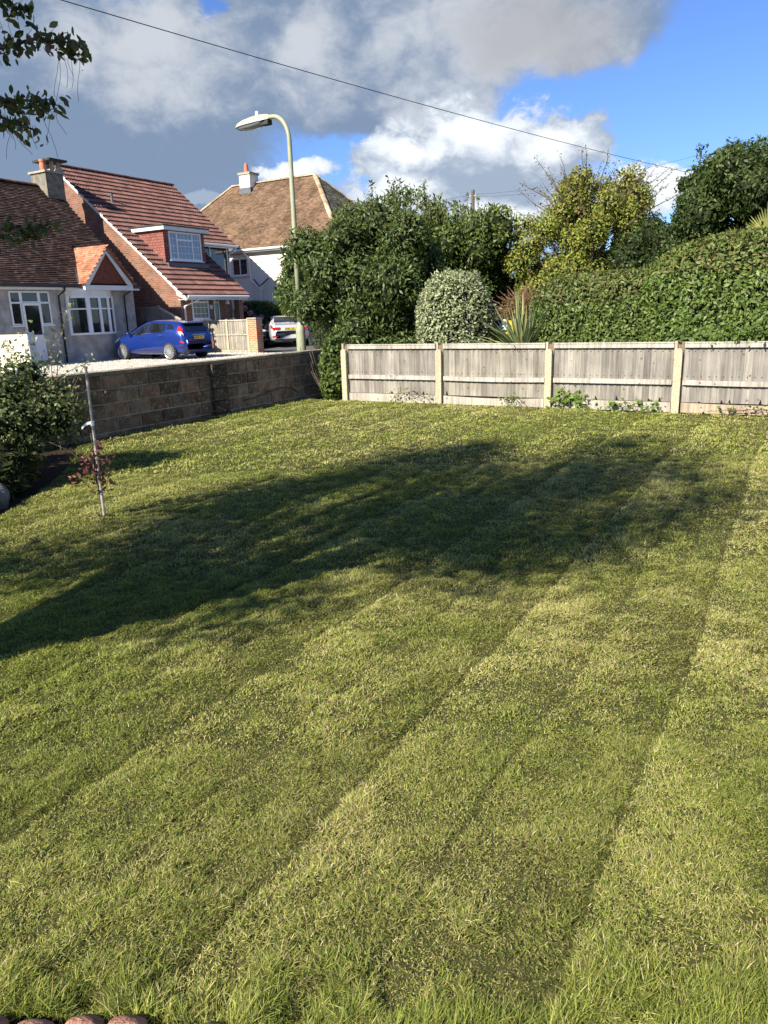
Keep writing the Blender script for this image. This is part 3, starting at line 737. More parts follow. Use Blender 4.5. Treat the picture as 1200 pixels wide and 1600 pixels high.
# front door with side lights
window(bung, (16.47, 24.5, 1.62), (1, 0, 0), 0.44, 1.16, [], frame=0.055, bars=0.03, top=[0.66], name='side_light', glass='glass')
window(bung, (17.62, 24.5, 1.62), (1, 0, 0), 0.44, 1.16, [], frame=0.055, bars=0.03, top=[0.66], name='side_light', glass='glass')
window(bung, (16.912, 24.5, 2.38), (1, 0, 0), 0.706, 0.40, [], frame=0.05, name='top_light', sill=False, glass='glass')
d = MB(); d.box(16.915, 17.615, 24.44, 24.5, 0.36, 2.375)
for k in range(3): d.box(17.03, 17.50, 24.43, 24.44, 0.55 + 0.19 * k, 0.69 + 0.19 * k)
d.box(16.915, 16.985, 24.425, 24.44, 0.36, 2.375); d.box(17.545, 17.615, 24.425, 24.44, 0.36, 2.375); d.box(16.985, 17.545, 24.425, 24.44, 1.17, 1.27); d.box(16.985, 17.545, 24.425, 24.44, 2.29, 2.375)
do = d.obj('front_door', M['upvc'], bung)
MB().box(16.99, 17.54, 24.434, 24.44, 1.27, 2.29).obj('pane', M['glass'], do)
MB().box(17.56, 17.585, 24.38, 24.425, 1.15, 1.33).obj('handle', M['chrome'], do)
MB().box(16.8, 17.95, 24.1, 24.5, 0.15, 0.35).obj('doorstep', M['concrete'], bung)
# bow window
def bow(t): # t 0..1
    x = 18.72 + 2.12 * t; return x, 24.5 - 0.42 * (1 - (2 * t - 1) ** 4) ** 0.9
def bow_band(z0, z1, off, n=14):
    mb = MB(); r = [[], []]
    for k in range(n + 1):
        x, y = bow(k / n); r[0].append((x, y - off, z0)); r[1].append((x, y - off, z1))
    mb.grid(r); mb.grid([r[1], [(p[0], 24.55, z1) for p in r[1]]]); mb.grid([[(p[0], 24.55, z0) for p in r[0]], r[0]]); return mb
bow_band(0.1, 1.2, -0.06).obj('bow_wall', M['render'], bung)
bow_band(2.60, 2.86, 0.03).obj('bow_head', M['white_paint'], bung)
bw = bow_band(1.19, 1.27, 0.05); 
segs = [0.0, 0.30, 0.56, 0.76, 1.0]
for t in (0.02, 0.30, 0.33, 0.565, 0.76, 0.98):
    x, y = bow(t); bw.box(x - 0.05, x + 0.05, y - 0.035, y + 0.05, 1.2, 2.62)
zz = bow_band(2.54, 2.62, 0.02); bw.v, n0 = bw.v, len(bw.v); bw.v += zz.v; bw.f += [tuple(i + n0 for i in f) for f in zz.f]; bw.c += zz.c
zz = bow_band(2.12, 2.17, 0.015); n0 = len(bw.v); bw.v += zz.v; bw.f += [tuple(i + n0 for i in f) for f in zz.f]; bw.c += zz.c
bwo = bw.obj('bow_window', M['upvc'], bung)
bow_band(1.26, 2.56, -0.02).obj('pane', M['glass'], bwo)
# small gable over the bow window
gz, gx0, gx1, gp, gt = 3.06, 19.27, 21.5, 20.4, 4.40
mb = MB(); mb.prism([(gx0 + .08, 24.02, gz), (gx1 - .08, 24.02, gz), (gp, 24.02, gt - 0.1)], (0, 0.1, 0)); mb.obj('gable_tiles', M['old_red'], bung)
mb = MB()
for (a, b) in (((gx0 - .04, gz - 0.10), (gp, gt - 0.02)), ((gp, gt - 0.02), (gx1 + .04, gz - 0.10))):
    va = Vector((b[0] - a[0], 0, b[1] - a[1])); mb.obox((a[0], 23.95, a[1]), va, (0, 0.05, 0), (0, 0, -0.20 if False else 0.19))
mb2 = MB()
mb2.prism([(gx0 - .06, 23.94, gz - .06), (gx0 + .2, 23.94, gz - .06), (gp, 23.94, gt - .22), (gx1 - .2, 23.94, gz - .06), (gx1 + .06, 23.94, gz - .06), (gp, 23.94, gt + .04)], (0, 0.05, 0))
mb2.obj('barge_board', M['white_paint'], bung)
MB().box(gx0 - 0.02, gx1 + 0.02, 23.93, 24.14, gz - 0.24, gz - 0.065).obj('beam', M['white_paint'], bung)
for sgn, x0, in ((1, gx0 - 0.08), (-1, gx1 + 0.08)):
    U = Vector((0, 1, 0)) ; Vv = Vector((gp - x0, 0, gt - gz + 0.06)).normalized(); L = (Vector((gp, 0, gt)) - Vector((x0, 0, gz - 0.06))).length
    def ins(u, v, L=L): return v < L and u < 0.35 + 1.62 * min(1, (v + .12) / L)
    tiles((x0, 23.92, gz - 0.04), (0, 1, 0), Vv, 2.1, L, ins, 0.166, 0.10, [(0.44, 0.20, 0.12), (0.40, 0.17, 0.10), (0.34, 0.14, 0.085)], thick=0.015, lift=0.02).obj('gable_roof', M['tile'], bung)
mb = MB(); mb.prism([(gx0 - .08, 23.93, gz - .07), (gp, 23.93, gt - .02), (gx1 + .08, 23.93, gz - .07), (gp, 23.93, gt - .10)], (0, 1.9, 0)); mb.obj('gable_deck', M['old_red'], bung)
MB().obox((19.16, 24.22, 3.06), (0.07, 0.0, 0.0), (1.15, 1.66, 1.42), (0, -0.02, 0.05)).obj('valley_lead', M['lead'], bung)
# chimney stack
mb = MB(); mb.box(21.30, 22.14, 28.0, 28.95, 6.3, 7.62); M['old_concrete'] = mat('old_concrete', (0.20, 0.18, 0.14), 0.95, noise=(5, 0.6, 1.25), bump=.6); ch = mb.obj('chimney', M['old_concrete'], bung)
MB().box(21.24, 22.2, 27.93, 29.02, 7.6, 7.68).obj('chimney_cap', M['concrete'], ch)
mb = MB(); mb.box(21.72, 21.83, 28.1, 28.22, 7.68, 8.08); mb.box(22.02, 22.13, 28.1, 28.22, 7.68, 8.08); mb.box(21.72, 21.83, 28.7, 28.82, 7.68, 8.08); mb.box(22.02, 22.13, 28.7, 28.82, 7.68, 8.08)
mb.prism([(21.75, 28.0, 7.68), (22.2, 28.0, 7.68), (22.1, 28.0, 7.85), (21.85, 28.0, 7.85)], (0, 0.9, 0))
mb.obj('cowl_legs', M['concrete'], ch); MB().box(21.50, 22.36, 27.9, 29.0, 8.08, 8.16).obj('cowl_slab', M['felt'], ch)
mb = MB(); mb.tube([(21.42, 28.25, 7.68), (21.42, 28.25, 8.05)], [0.13, 0.115], 14); mb.tube([(21.42, 28.25, 8.02), (21.42, 28.25, 8.1)], 0.135, 14); mb.obj('chimney_pot', M['terracotta'], ch, smooth=False)
MB().obox((21.25, 27.9, 6.42), (0.95, 0, 0), (0, 0.35, 0.33), (0, -0.01, 0.02)).obj('lead_flashing', M['lead'], ch)
place(bung, bx, by, bz)

# ================================================================== BRICK HOUSE
hx, hy, hz = 23.5, 23.4, 0.2
bh = thing('brick_house', W(hx, hy, hz), RZ, 'red brick house with long sweeping rolled tile roof, white barge board and box dormer', 'house')
T = 0.81; RY, RZt = 29.98, 8.33
def rz_at(y): return RZt - (RY - y) * T
xa, xm, xb = 23.5, 27.1, 30.2
mb = MB()
def gable(x, d, yf, back=36.5): mb.prism([(x, yf, 0.1), (x, back, 0.1), (x, back, rz_at(2 * RY - back) - 0.12), (x, RY, RZt - 0.12), (x, yf, rz_at(yf) - 0.12)], (d, 0, 0))
gable(xa, 0.25, 23.4); gable(xb - 0.25, 0.25, 26.4)
mb.box(xa + 0.25, 26.0, 23.4, 23.65, 0.1, 2.85); mb.box(26.0, xm, 24.6, 24.85, 0.1, 3.4); mb.box(25.75, 26.0, 23.65, 24.6, 0.1, 3.2)
mb.box(xm - 0.25, xm, 24.85, 26.4, 0.1, 3.5); mb.box(26.82, 27.1, 23.1, 23.38, 0.1, 2.68)
mb.box(xm - 0.25, xb - 0.25, 26.4, 26.65, 0.1, 5.2); mb.box(xa + 0.25, xb - 0.25, 36.25, 36.5, 0.1, 3.0)
mb.obj('wall', M['brick'], bh)
Vh = Vector((0, 1, T)).normalized()
palh = [(0.165, 0.08, 0.065), (0.15, 0.072, 0.06), (0.18, 0.09, 0.074), (0.14, 0.068, 0.056)]
def in_h(u, v):
    x = 23.4 + u; y = 22.9 + v * Vh.y
    if x > 30.35: return False
    if x > 27.2 and y < 26.05: return False
    if y > RY: return False
    return not (23.98 < x < 26.4 and 24.55 < y < 26.3)
tiles((23.4, 22.9, rz_at(22.9)), (1, 0, 0), Vh, 7.0, 9.2, in_h, 0.30, 0.335, palh, thick=0.055, roll=True, jit=0.002, lift=0.03, riser_shade=0.35).obj('roof', M['roll_tile'], bh)
mb = MB()
def slab(x0, x1, y0, y1, t=0.06): mb.prism([(x0, y0, rz_at(y0)), (x0, y1, rz_at(y1)), (x0, y1, rz_at(y1) - t), (x0, y0, rz_at(y0) - t)], (x1 - x0, 0, 0))
slab(23.38, 27.15, 22.92, RY); slab(27.15, 30.33, 26.07, RY)
mb.prism([(23.38, 2 * RY - 22.95, rz_at(22.95)), (23.38, RY + .01, RZt), (23.38, RY + .01, RZt - .06), (23.38, 2 * RY - 22.95, rz_at(22.95) - .06)], (6.95, 0, 0))
mb.obj('roof_deck', M['old_red'], bh)
ridge_tiles('ridge', (23.35, RY, RZt + 0.06), (30.35, RY, RZt + 0.06), M['roll_tile'], bh, 0.13, 0.4, ((0.14, 0.07, 0.06),))
def barge(x, y0, y1, dep, thk=0.03, name='barge_board'):
    m_ = MB(); m_.prism([(x, y0, rz_at(y0) + 0.01), (x, y1, rz_at(y1) + 0.01), (x, y1, rz_at(y1) - dep), (x, y0, rz_at(y0) - dep)], (thk, 0, 0)); return m_
m_ = barge(23.35, 22.92, RY, 0.24); m_.prism([(23.35, 22.92, rz_at(22.92) - 0.24), (23.35, 23.45, rz_at(23.45) - 0.24), (23.35, 23.42, 2.62), (23.35, 22.92, 2.55)], (0.03, 0, 0))
m_.obj('barge_board', M['white_paint'], bh); barge(30.34, 26.05, RY, 0.2).obj('barge_board', M['white_paint'], bh)
mb = MB(); mb.box(23.38, 27.18, 22.88, 22.91, rz_at(22.9) - 0.17, rz_at(22.9) - 0.02); mb.box(23.38, 27.15, 22.91, 23.4, 2.43, 2.45); mb.box(27.15, 27.18, 22.91, 24.6, 2.43, 2.6); mb.obj('fascia', M['white_paint'], bh); MB().box(27.1, 30.35, 26.02, 26.05, rz_at(26.05) - 0.17, rz_at(26.05) - 0.02).obj('fascia', M['white_paint'], bh)
zg = rz_at(22.9)
MB().tube([(23.35, 22.82, zg - 0.04), (27.2, 22.82, zg - 0.04)], 0.06, 8).obj('gutter', M['upvc'], bh); MB().tube([(27.2, 25.96, 5.10), (30.4, 25.96, 5.10)], 0.06, 8).obj('gutter', M['upvc'], bh)
pipe('downpipe', [(23.95, 22.82, zg - .06), (23.95, 22.86, zg - 0.2), (23.62, 23.3, zg - 0.42), (23.62, 23.33, 0.2)], 0.04, M['upvc'], bh)
pipe('downpipe', [(30.25, 25.96, 5.06), (30.2, 26.0, 4.9), (30.05, 26.3, 4.7), (30.05, 26.33, 0.3)], 0.04, M['upvc'], bh)
window(bh, (24.12, 23.4, 1.62), (1, 0, 0), 1.02, 1.0, [], frame=0.07, name='window', top=[0.72], lead=(4, 4), glass='glass')
window(bh, (25.47, 23.4, 1.50), (1, 0, 0), 0.34, 1.1, [], frame=0.05, top=[0.75], name='window', glass='glass')
window(bh, (28.3, 26.4, 3.75), (1, 0, 0), 1.75, 1.34, [0.28], frame=0.07, top=[0.62, None], name='window', glass='glass')
MB().box(25.22, 25.38, 23.37, 23.4, 2.05, 2.22).obj('house_number_plate', M['white_paint'], bh)
do = MB().box(26.05, 26.8, 24.52, 24.6, 0.2, 2.35).obj('front_door', M['black_plastic'], bh); MB().box(26.15, 26.19, 24.47, 24.52, 1.2, 1.32).obj('handle', M['chrome'], do)
mb = MB(); mb.tube([(26.08, 23.12, 2.42), (26.08, 23.12, 2.25)], [0.06, 0.09], 10); mb.obj('porch_light', M['upvc'], bh)
# box dormer
dx0, dx1, dyf, dz1 = 23.98, 26.42, 24.5, 5.32
mb = MB()
mb.prism([(dx0, dyf, rz_at(dyf) + .02), (dx0, 26.2, rz_at(26.2)), (dx0, 26.2, dz1), (dx0, dyf, dz1)], (0.1, 0, 0))
mb.prism([(dx1 - .1, dyf, rz_at(dyf) + .02), (dx1 - .1, 26.2, rz_at(26.2)), (dx1 - .1, 26.2, dz1), (dx1 - .1, dyf, dz1)], (0.1, 0, 0))
mb.box(dx0 + .1, dx1 - .1, dyf + 0.003, dyf + 0.1, rz_at(dyf), dz1)
dm = mb.obj('dormer', M['hung_tile'], bh)
MB().box(dx0 - 0.14, dx1 + 0.14, dyf - 0.2, 26.45, dz1, dz1 + 0.15).obj('dormer_fascia', M['white_paint'], dm)
MB().box(dx0 - 0.17, dx1 + 0.17, dyf - 0.23, 26.6, dz1 + 0.152, dz1 + 0.2).obj('dormer_roof', M['felt'], dm)
MB().box(dx0 - 0.02, dx1 + 0.02, dyf - 0.18, dyf - 0.0, rz_at(dyf) - 0.05, rz_at(dyf) + 0.10).obj('lead_apron', M['lead'], dm)
window(bh, (24.26, dyf, 4.13), (1, 0, 0), 1.92, 1.16, [0.24, 0.72], frame=0.07, lead=(9, 4), top=[None, 0.72, None], name='window', glass='curtain_glass')
mb = MB(); mb.tube([(24.55, 28.0, rz_at(28.0)), (24.55, 28.0, rz_at(28.0) + 0.35)], 0.055, 10); mb.tube([(24.55, 28.0, rz_at(28.0) + 0.35), (24.55, 28.0, rz_at(28.0) + 0.42)], 0.07, 10); mb.obj('vent_pipe', M['lead'], bh)
place(bh, hx, hy, hz)

# ================================================================== WHITE HOUSE
wx, wy, wz = 34.0, 24.0, 0.4
wh = thing('white_house', W(wx, wy, wz), RZ, 'white rendered two storey house with tall mottled brown hipped roof and rooftop chimney', 'house')
x0, x1, y0, y1 = 34.25, 42.0, 22.45, 36.5
MB().box(x0, x1, y0, y1, 0.1, 5.3).obj('wall', M['white_render'], wh)
ex0, ex1, ey0, ey1, ez = 34.0, 42.3, 22.15, 36.8, 5.3; rx, ry0, ry1, rzt = 38.1, 26.35, 32.6, 9.45
def hip(P0, U, V, width, length, pa, name, pal):
    """one triangular or trapezoid slope; pa = (left run-in, right run-in) in metres at the top"""
    def ins(u, v): f = v / length; return f < 1 and u > pa[0] * f and u < width - pa[1] * f
    return tiles(P0, U, V, width, length, ins, 0.166, 0.105, pal, thick=0.02, jit=0.006).obj(name, M['lichen_tile'], wh)
palw = [(0.19, 0.12, 0.074), (0.17, 0.105, 0.066), (0.21, 0.135, 0.085), (0.15, 0.095, 0.064), (0.20, 0.135, 0.09)]
palg = [(0.17, 0.16, 0.11), (0.22, 0.2, 0.14), (0.13, 0.12, 0.09)]
V1 = Vector((rx - ex0, 0, rzt - ez)); L1 = V1.length
hip((ex0, ey1, ez), (0, -1, 0), V1, ey1 - ey0, L1, (ey1 - ry1, ry0 - ey0), 'roof', palw)
V2 = Vector((0, ry0 - ey0, rzt - ez)); hip((ex0, ey0, ez), (1, 0, 0), V2, ex1 - ex0, V2.length, (rx - ex0, ex1 - rx), 'roof', palg)
mb = MB(); rA, rB = (rx, ry0, rzt), (rx, ry1, rzt); c4 = [(ex0, ey0, ez), (ex1, ey0, ez), (ex1, ey1, ez), (ex0, ey1, ez)]
mb.quad(c4[0], c4[1], rA); mb.quad(c4[1], c4[2], rB, rA); mb.quad(c4[2], c4[3], rB); mb.quad(c4[3], c4[0], rA, rB); mb.quad(*c4[::-1]); mb.obj('roof_deck', M['old_red'], wh)
pr = ((0.42, 0.30, 0.19), (0.34, 0.22, 0.13), (0.45, 0.36, 0.25))
ridge_tiles('ridge', (rx, ry0, rzt + 0.05), (rx, ry1, rzt + 0.05), M['lichen_tile'], wh, 0.13, 0.33, pr)
ridge_tiles('hip_ridge', (ex0, ey0, ez + 0.08), (rx, ry0, rzt + 0.05), M['lichen_tile'], wh, 0.13, 0.33, pr)
ridge_tiles('hip_ridge', (ex0, ey1, ez + 0.08), (rx, ry1, rzt + 0.05), M['lichen_tile'], wh, 0.13, 0.33, pr)
ridge_tiles('hip_ridge', (ex1, ey0, ez + 0.08), (rx, ry0, rzt + 0.05), M['lichen_tile'], wh, 0.15, 0.33, pr)
MB().box(33.97, 34.0, ey0, ey1, 5.16, 5.3).obj('fascia', M['white_paint'], wh)
mb = MB(); mb.tube([(33.92, ey0, 5.28), (33.92, ey1, 5.28)], 0.06, 8); mb.obj('gutter', M['upvc'], wh)
window(wh, (34.25, 29.75, 3.95), (0, -1, 0), 1.15, 0.95, [0.5], frame=0.07, name='window', glass='glass')
pipe('downpipe', [(33.92, 28.7, 5.24), (34.1, 28.55, 5.0), (34.2, 28.5, 4.8), (34.2, 28.45, 3.65), (34.2, 28.1, 3.35), (34.2, 27.85, 3.25)], 0.045, M['upvc'], wh)
mb = MB(); mb.prism([(34.1, 28.0, 3.35), (34.1, 27.55, 3.35), (34.1, 27.68, 3.1), (34.1, 27.88, 3.1)], (0.15, 0, 0)); mb.tube([(34.2, 27.78, 3.1), (34.2, 27.78, 0.4)], 0.05, 8); mb.obj('rain_hopper', M['upvc'], wh)
mb = MB(); mb.tube([(34.12, 27.78, 3.3), (34.12, 28.15, 3.72)], 0.035, 6); mb.tube([(34.12, 27.78, 3.3), (34.12, 27.1, 3.72)], 0.035, 6); mb.obj('black_branch_pipe', M['black_plastic'], wh)
mb = MB(); mb.box(37.5, 38.3, 30.7, 31.5, 8.2, 10.02); chw = mb.obj('chimney', M['white_render'], wh)
mb = MB(); mb.box(37.44, 38.36, 30.64, 31.56, 9.94, 10.06); mb.obj('chimney_cap', M['concrete'], chw)
MB().box(37.46, 38.34, 30.66, 31.54, 8.6, 9.2).obj('lead_flashing', M['lead'], chw)
mb = MB(); mb.tube([(37.8, 31.15, 10.06), (37.8, 31.15, 10.5)], [0.15, 0.12], 12); mb.tube([(37.8, 31.15, 10.5), (37.8, 31.15, 10.62)], [0.09, 0.07], 12); mb.obj('chimney_pot', M['terracotta'], chw)
place(wh, wx, wy, wz)
# ================================================================== GARDEN BOUNDARIES IN THE STREET
gf = thing('garden_fence', W(24.75, 22, 0.2), RZ, 'grey boarded panel fence behind the blue car ending at the orange brick pillar', 'fence')
for k, (ya, yb) in enumerate(((20.95, 22.02), (22.08, 23.3))):
    mb = MB(); n = 9; wv = (yb - ya) / n
    for i in range(n):
        c = tuple(np.array((0.36, 0.33, 0.28)) * random.uniform(0.8, 1.15)); y = ya + i * wv
        mb.quad((24.74, y + wv + .01, 0.34), (24.725, y, 0.34), (24.725, y, 1.52), (24.74, y + wv + .01, 1.52), c=c)
    mb.box(24.75, 24.76, ya, yb, 0.34, 1.5, c=(0.2, 0.18, 0.15))
    p = mb.obj('fence_panel', M['timber'], gf); m_ = MB()
    m_.box(24.70, 24.77, ya, yb, 1.52, 1.57, c=(0.5, 0.47, 0.4)); m_.obj('top_rail', M['timber'], p); MB().box(24.70, 24.725, ya, yb, 0.92, 0.97, c=(0.45, 0.42, 0.36)).obj('mid_rail', M['timber'], p)
MB().box(24.70, 24.76, 20.95, 23.3, 0.12, 0.33).obj('gravel_board', M['concrete'], gf)
for y in (20.91, 22.05, 23.33): MB().box(24.69, 24.78, y - 0.04, y + 0.04, 0.1, 1.6).obj('post', M['post_concrete'], gf)
place(gf, 24.75, 22, 0.2)
pl_ = thing('brick_pillar', W(24.85, 20.6, 0.2), RZ, 'square orange brick gate pillar with stone cap at the end of the garden fence', 'pillar')
MB().box(24.68, 25.08, 20.42, 20.84, 0.05, 1.58).obj('shaft', M['pier_brick'], pl_); MB().box(24.65, 25.11, 20.39, 20.87, 1.58, 1.63).obj('cap', M['concrete'], pl_)
place(pl_, 24.85, 20.6, 0.2)
# low fence with a sloping top between the bungalow and the brick house
sf = thing('sloping_fence', W(22.8, 24, 0.2), RZ, 'dark board fence with sloping top between the bungalow corner and the brick gable', 'fence')
mb = MB(); ys = np.linspace(25.4, 22.9, 18)
for i in range(17):
    za = 2.15 if ys[i] > 24.1 else 2.15 - (24.1 - ys[i]) * 0.42; zb_ = 2.15 if ys[i + 1] > 24.1 else 2.15 - (24.1 - ys[i + 1]) * 0.42
    c = tuple(np.array((0.20, 0.18, 0.155)) * random.uniform(0.8, 1.2))
    mb.quad((22.9, ys[i + 1], 0.2), (22.885, ys[i], 0.2), (22.885, ys[i], za), (22.9, ys[i + 1], zb_), c=c)
mb.obj('boards', M['timber'], sf)
mb = MB(); mb.prism([(22.86, 24.1, 2.13), (22.86, 22.85, 1.60), (22.86, 22.85, 1.67), (22.86, 24.1, 2.2)], (0.07, 0, 0), c=(0.42, 0.39, 0.33)); mb.box(22.86, 22.93, 24.1, 25.4, 2.14, 2.2, c=(0.3, 0.27, 0.23)); mb.box(22.85, 22.95, 24.05, 24.15, 0.2, 2.25, c=(0.25, 0.23, 0.2)); mb.obj('top_rail', M['timber'], sf)
place(sf, 22.8, 24, 0.2)
# cream boarded panel and blue sheet at the left edge
cp = thing('cream_panel', W(11.2, 17, 0.2), RZ, 'cream painted ribbed panel standing behind the wall left of the bungalow door', 'panel')
mb = MB()
for k in range(9): mb.box(11.0 - 0.006 * (k % 2), 11.10, 15.9, 19.6, 0.2 + k * 0.137, 0.2 + k * 0.137 + 0.128)
mb.obj('boards', mat('cream_paint', (0.72, 0.66, 0.50), 0.6, noise=(3, .85, 1.05)), cp); MB().box(10.96, 11.14, 15.82, 15.9, 0.2, 1.47).obj('end_post', M['white_paint'], cp)
place(cp, 11.2, 17, 0.2)
mb = MB(); rows = []
for i in range(13):
    r_ = []
    for j in range(9):
        u, v = i / 12, j / 8; r_.append((7.9 + 1.5 * u, 12.3 + 1.3 * v, 0.2 + 0.62 * (sin(pi * u) ** .4) * (sin(pi * v) ** .5) + 0.04 * sin(7 * u + 5 * v) * sin(pi * u)))
    rows.append(r_)
mb.grid(rows, flip=True)
t_ = mb.obj('blue_tarpaulin', mat('blue_sheet', (0.10, 0.24, 0.55), 0.45, noise=(4, .8, 1.15)), smooth=True, rz=RZ); tag(t_, 'light blue tarpaulin heaped behind the leafy shrub at the wall', 'tarpaulin')

# ================================================================== STREET LAMP
lx, ly = 14.27, 10.5
lamp = thing('street_lamp', W(lx, ly, 0.2), RZ, 'tall pale green street lamp with curved neck and cream lantern behind the wall', 'street lamp')
MB().tube([(0, 0, 0), (0, 0, 1.12), (0, 0, 1.17), (0, 0, 1.30)], [0.108, 0.108, 0.10, 0.062], 20).obj('base', M['lamp_paint'], lamp, smooth=False)
MB().box(-0.112, -0.10, -0.045, 0.045, 0.25, 0.75).obj('access_door', M['lamp_paint'], lamp)
pts = [(0, 0, 1.28), (0, 0, 3.2), (0, 0, 5.15)] + [(0, 0.42 - 0.42 * cos(t), 5.15 + 0.52 * sin(t)) for t in [pi / 2 * k / 8 for k in range(1, 9)]] + [(0, 0.56, 5.675)]
MB().tube(pts, [0.062, 0.056, 0.05] + [0.047] * 9, 16).obj('pole', M['lamp_paint'], lamp, smooth=True)
def lamp_sec(y, w, z0, z1, n=10): return [(w * cos(t), y, z0 + (z1 - z0) * sin(t)) for t in [pi * k / n for k in range(n + 1)]]
mb = MB(); secs = [(0.50, 0.05, 5.63, 5.72), (0.56, 0.10, 5.62, 5.745), (0.75, 0.15, 5.60, 5.76), (1.0, 0.165, 5.585, 5.745), (1.2, 0.16, 5.575, 5.715), (1.35, 0.13, 5.565, 5.67), (1.43, 0.07, 5.56, 5.61), (1.45, 0.02, 5.56, 5.575)]
mb.grid([lamp_sec(*s_) for s_ in secs]); hd = mb.obj('lamp_head', M['lamp_head'], lamp, smooth=True)
mb = MB(); mb.grid([[(p[0] * .92, p[1], p[2] + 0.002) for p in [(w * cos(t), y, z0 - d * sin(t)) for t in [pi * k / 8 for k in range(9)]]] for y, w, z0, d in ((0.66, 0.10, 5.60, 0.02), (0.74, 0.145, 5.60, 0.085), (1.0, 0.155, 5.588, 0.10), (1.2, 0.15, 5.578, 0.09), (1.35, 0.12, 5.568, 0.06), (1.42, 0.06, 5.562, 0.01))], flip=True)
mb.obj('lamp_bowl', M['bowl'], hd, smooth=True)
MB().box(-0.08, 0.08, 0.50, 0.70, 5.53, 5.63).obj('gear_box', M['felt'], hd)
MB().tube([(0, 0.84, 5.74), (0, 0.84, 5.82), (0, 0.84, 5.835)], [0.042, 0.038, 0.03], 14).obj('photocell', M['upvc'], hd)

# ================================================================== CARS
class Car:
    def __init__(s, st):
        a = np.array(st, float); xs = np.linspace(a[0, 0], a[-1, 0], 61); xs[1] = a[0, 0] + .02; xs[-2] = a[-1, 0] - .02
        s.xs = xs; s.t = a
    def val(s, x, k): return float(np.interp(x, s.t[:, 0], s.t[:, k]))
    def ring(s, x):
        w, zl, zb, zr, wr = [s.val(x, k) for k in (1, 2, 3, 4, 5)]
        h = zb - zl
        return [(0, zl), (w * .8, zl), (w * .96, zl + h * .12), (w, zl + h * .42), (w * .985, zl + h * .75), (w * .945, zb), (wr * 1.03, zb + (zr - zb) * .86), (wr * .9, zb + (zr - zb) * .97), (0, zr + .012)]
    def pt(s, x, q, off=0.0):
        r = s.ring(x); i = min(int(q), len(r) - 2); f = q - i
        y = r[i][0] * (1 - f) + r[i + 1][0] * f; z = r[i][1] * (1 - f) + r[i + 1][1] * f
        ty, tz = r[i + 1][0] - r[i][0], r[i + 1][1] - r[i][1]; L = sqrt(ty * ty + tz * tz) + 1e-6
        return Vector((x, y + tz / L * off, z - ty / L * off))
    def body(s, m, parent):
        mb = MB(); rows = []
        for x in s.xs:
            r = s.ring(x); rows.append([(x, y, z) for y, z in r] + [(x, -y, z) for y, z in r[-2:0:-1]] + [(x, r[0][0], r[0][1])])
        mb.grid(rows); mb.quad(*rows[0]); mb.quad(*rows[-1][::-1]); return mb.obj('body', m, parent, smooth=True, merge=True)
    def patch(s, name, poly, m, parent, sides=(1, -1), off=0.006, n=6):
        """poly: list of (xa, xb, q) rows -> strip between rows; quads on the body surface"""
        out = []
        for sg in sides:
            mb = MB(); rows = []
            for xa_, xb_, q in poly: rows.append([s.pt(xa_ + (xb_ - xa_) * k / n, q, off) for k in range(n + 1)])
            rows = [[(p.x, p.y * sg, p.z) for p in r] for r in rows]
            mb.grid(rows, flip=sg > 0); out.append(mb.obj(name, m, parent, smooth=True))
        return out
def wheel(parent, x, y, r, sg, spokes):
    mb = MB(); prof = [(r - .06, -.1), (r - .015, -.1), (r, -.07), (r, .07), (r - .015, .1), (r - .06, .1)]
    mb.grid([[(x + a * cos(t), y + b * sg, r + a * sin(t)) for a, b in prof] for t in [2 * pi * k / 28 for k in range(29)]], flip=sg < 0)
    w_ = mb.obj('wheel', M['rubber'], parent, smooth=True)
    mb = MB(); R = r - .055
    mb.tube([(x, y + .06 * sg, r), (x, y + .078 * sg, r)], R, 28)
    mb.obj('brake_disc', M['felt'], w_)
    mb = MB(); mb.grid([[(x + a * cos(t), y + b * sg, r + a * sin(t)) for a, b in ((R - .025, .085), (R, .1), (R + .012, .1))] for t in [2 * pi * k / 28 for k in range(29)]])
    for k in range(spokes):
        t = 2 * pi * k / spokes; d = Vector((cos(t), 0, sin(t))); q = Vector((-sin(t), 0, cos(t))); o_ = Vector((x, y + .083 * sg, r)) + d * .03
        mb.obox(o_ - q * .016, q * .032, d * (R - .03), (0, .018 * sg, 0))
    mb.tube([(x, y + .07 * sg, r), (x, y + .103 * sg, r)], .05, 12); mb.obj('rim', M['alloy'], w_)
def arch(parent, car, x, r, sg):
    mb = MB(); rows = []
    for k in range(25):
        t = pi * (-0.12 + 1.24 * k / 24); rows.append([(x + a * cos(t), sg * (abs(car.val(x, 1)) + .004 + (0.0 if a > r else 0)), max(.14, r + a * sin(t))) for a in (0.02, r * .7, r + .022)])
    mb.grid(rows, flip=sg < 0); mb.grid([[(p[0], p[1] * 1.0 - sg * .002, p[2]) for p in r_] for r_ in rows], flip=sg > 0); mb.obj('wheel_arch', M['rubber'], parent)
HATCH = [(-1.97, .66, .34, .62, .66, .60), (-1.95, .76, .28, .82, .86, .62), (-1.90, .80, .24, .95, 1.0, .60), (-1.78, .82, .22, 1.0, 1.17, .58), (-1.62, .84, .21, 1.01, 1.33, .55), (-1.2, .86, .2, 1.0, 1.40, .55), (-.7, .86, .2, .97, 1.44, .56), (-.2, .86, .2, .94, 1.45, .56),
         (.15, .86, .2, .92, 1.41, .555), (.5, .86, .2, .90, 1.28, .56), (.9, .86, .2, .88, 1.06, .60), (1.12, .855, .2, .86, .93, .66), (1.5, .83, .2, .80, .86, .62), (1.80, .76, .25, .69, .75, .55), (1.95, .62, .3, .56, .60, .45), (1.98, .5, .34, .5, .53, .38)]
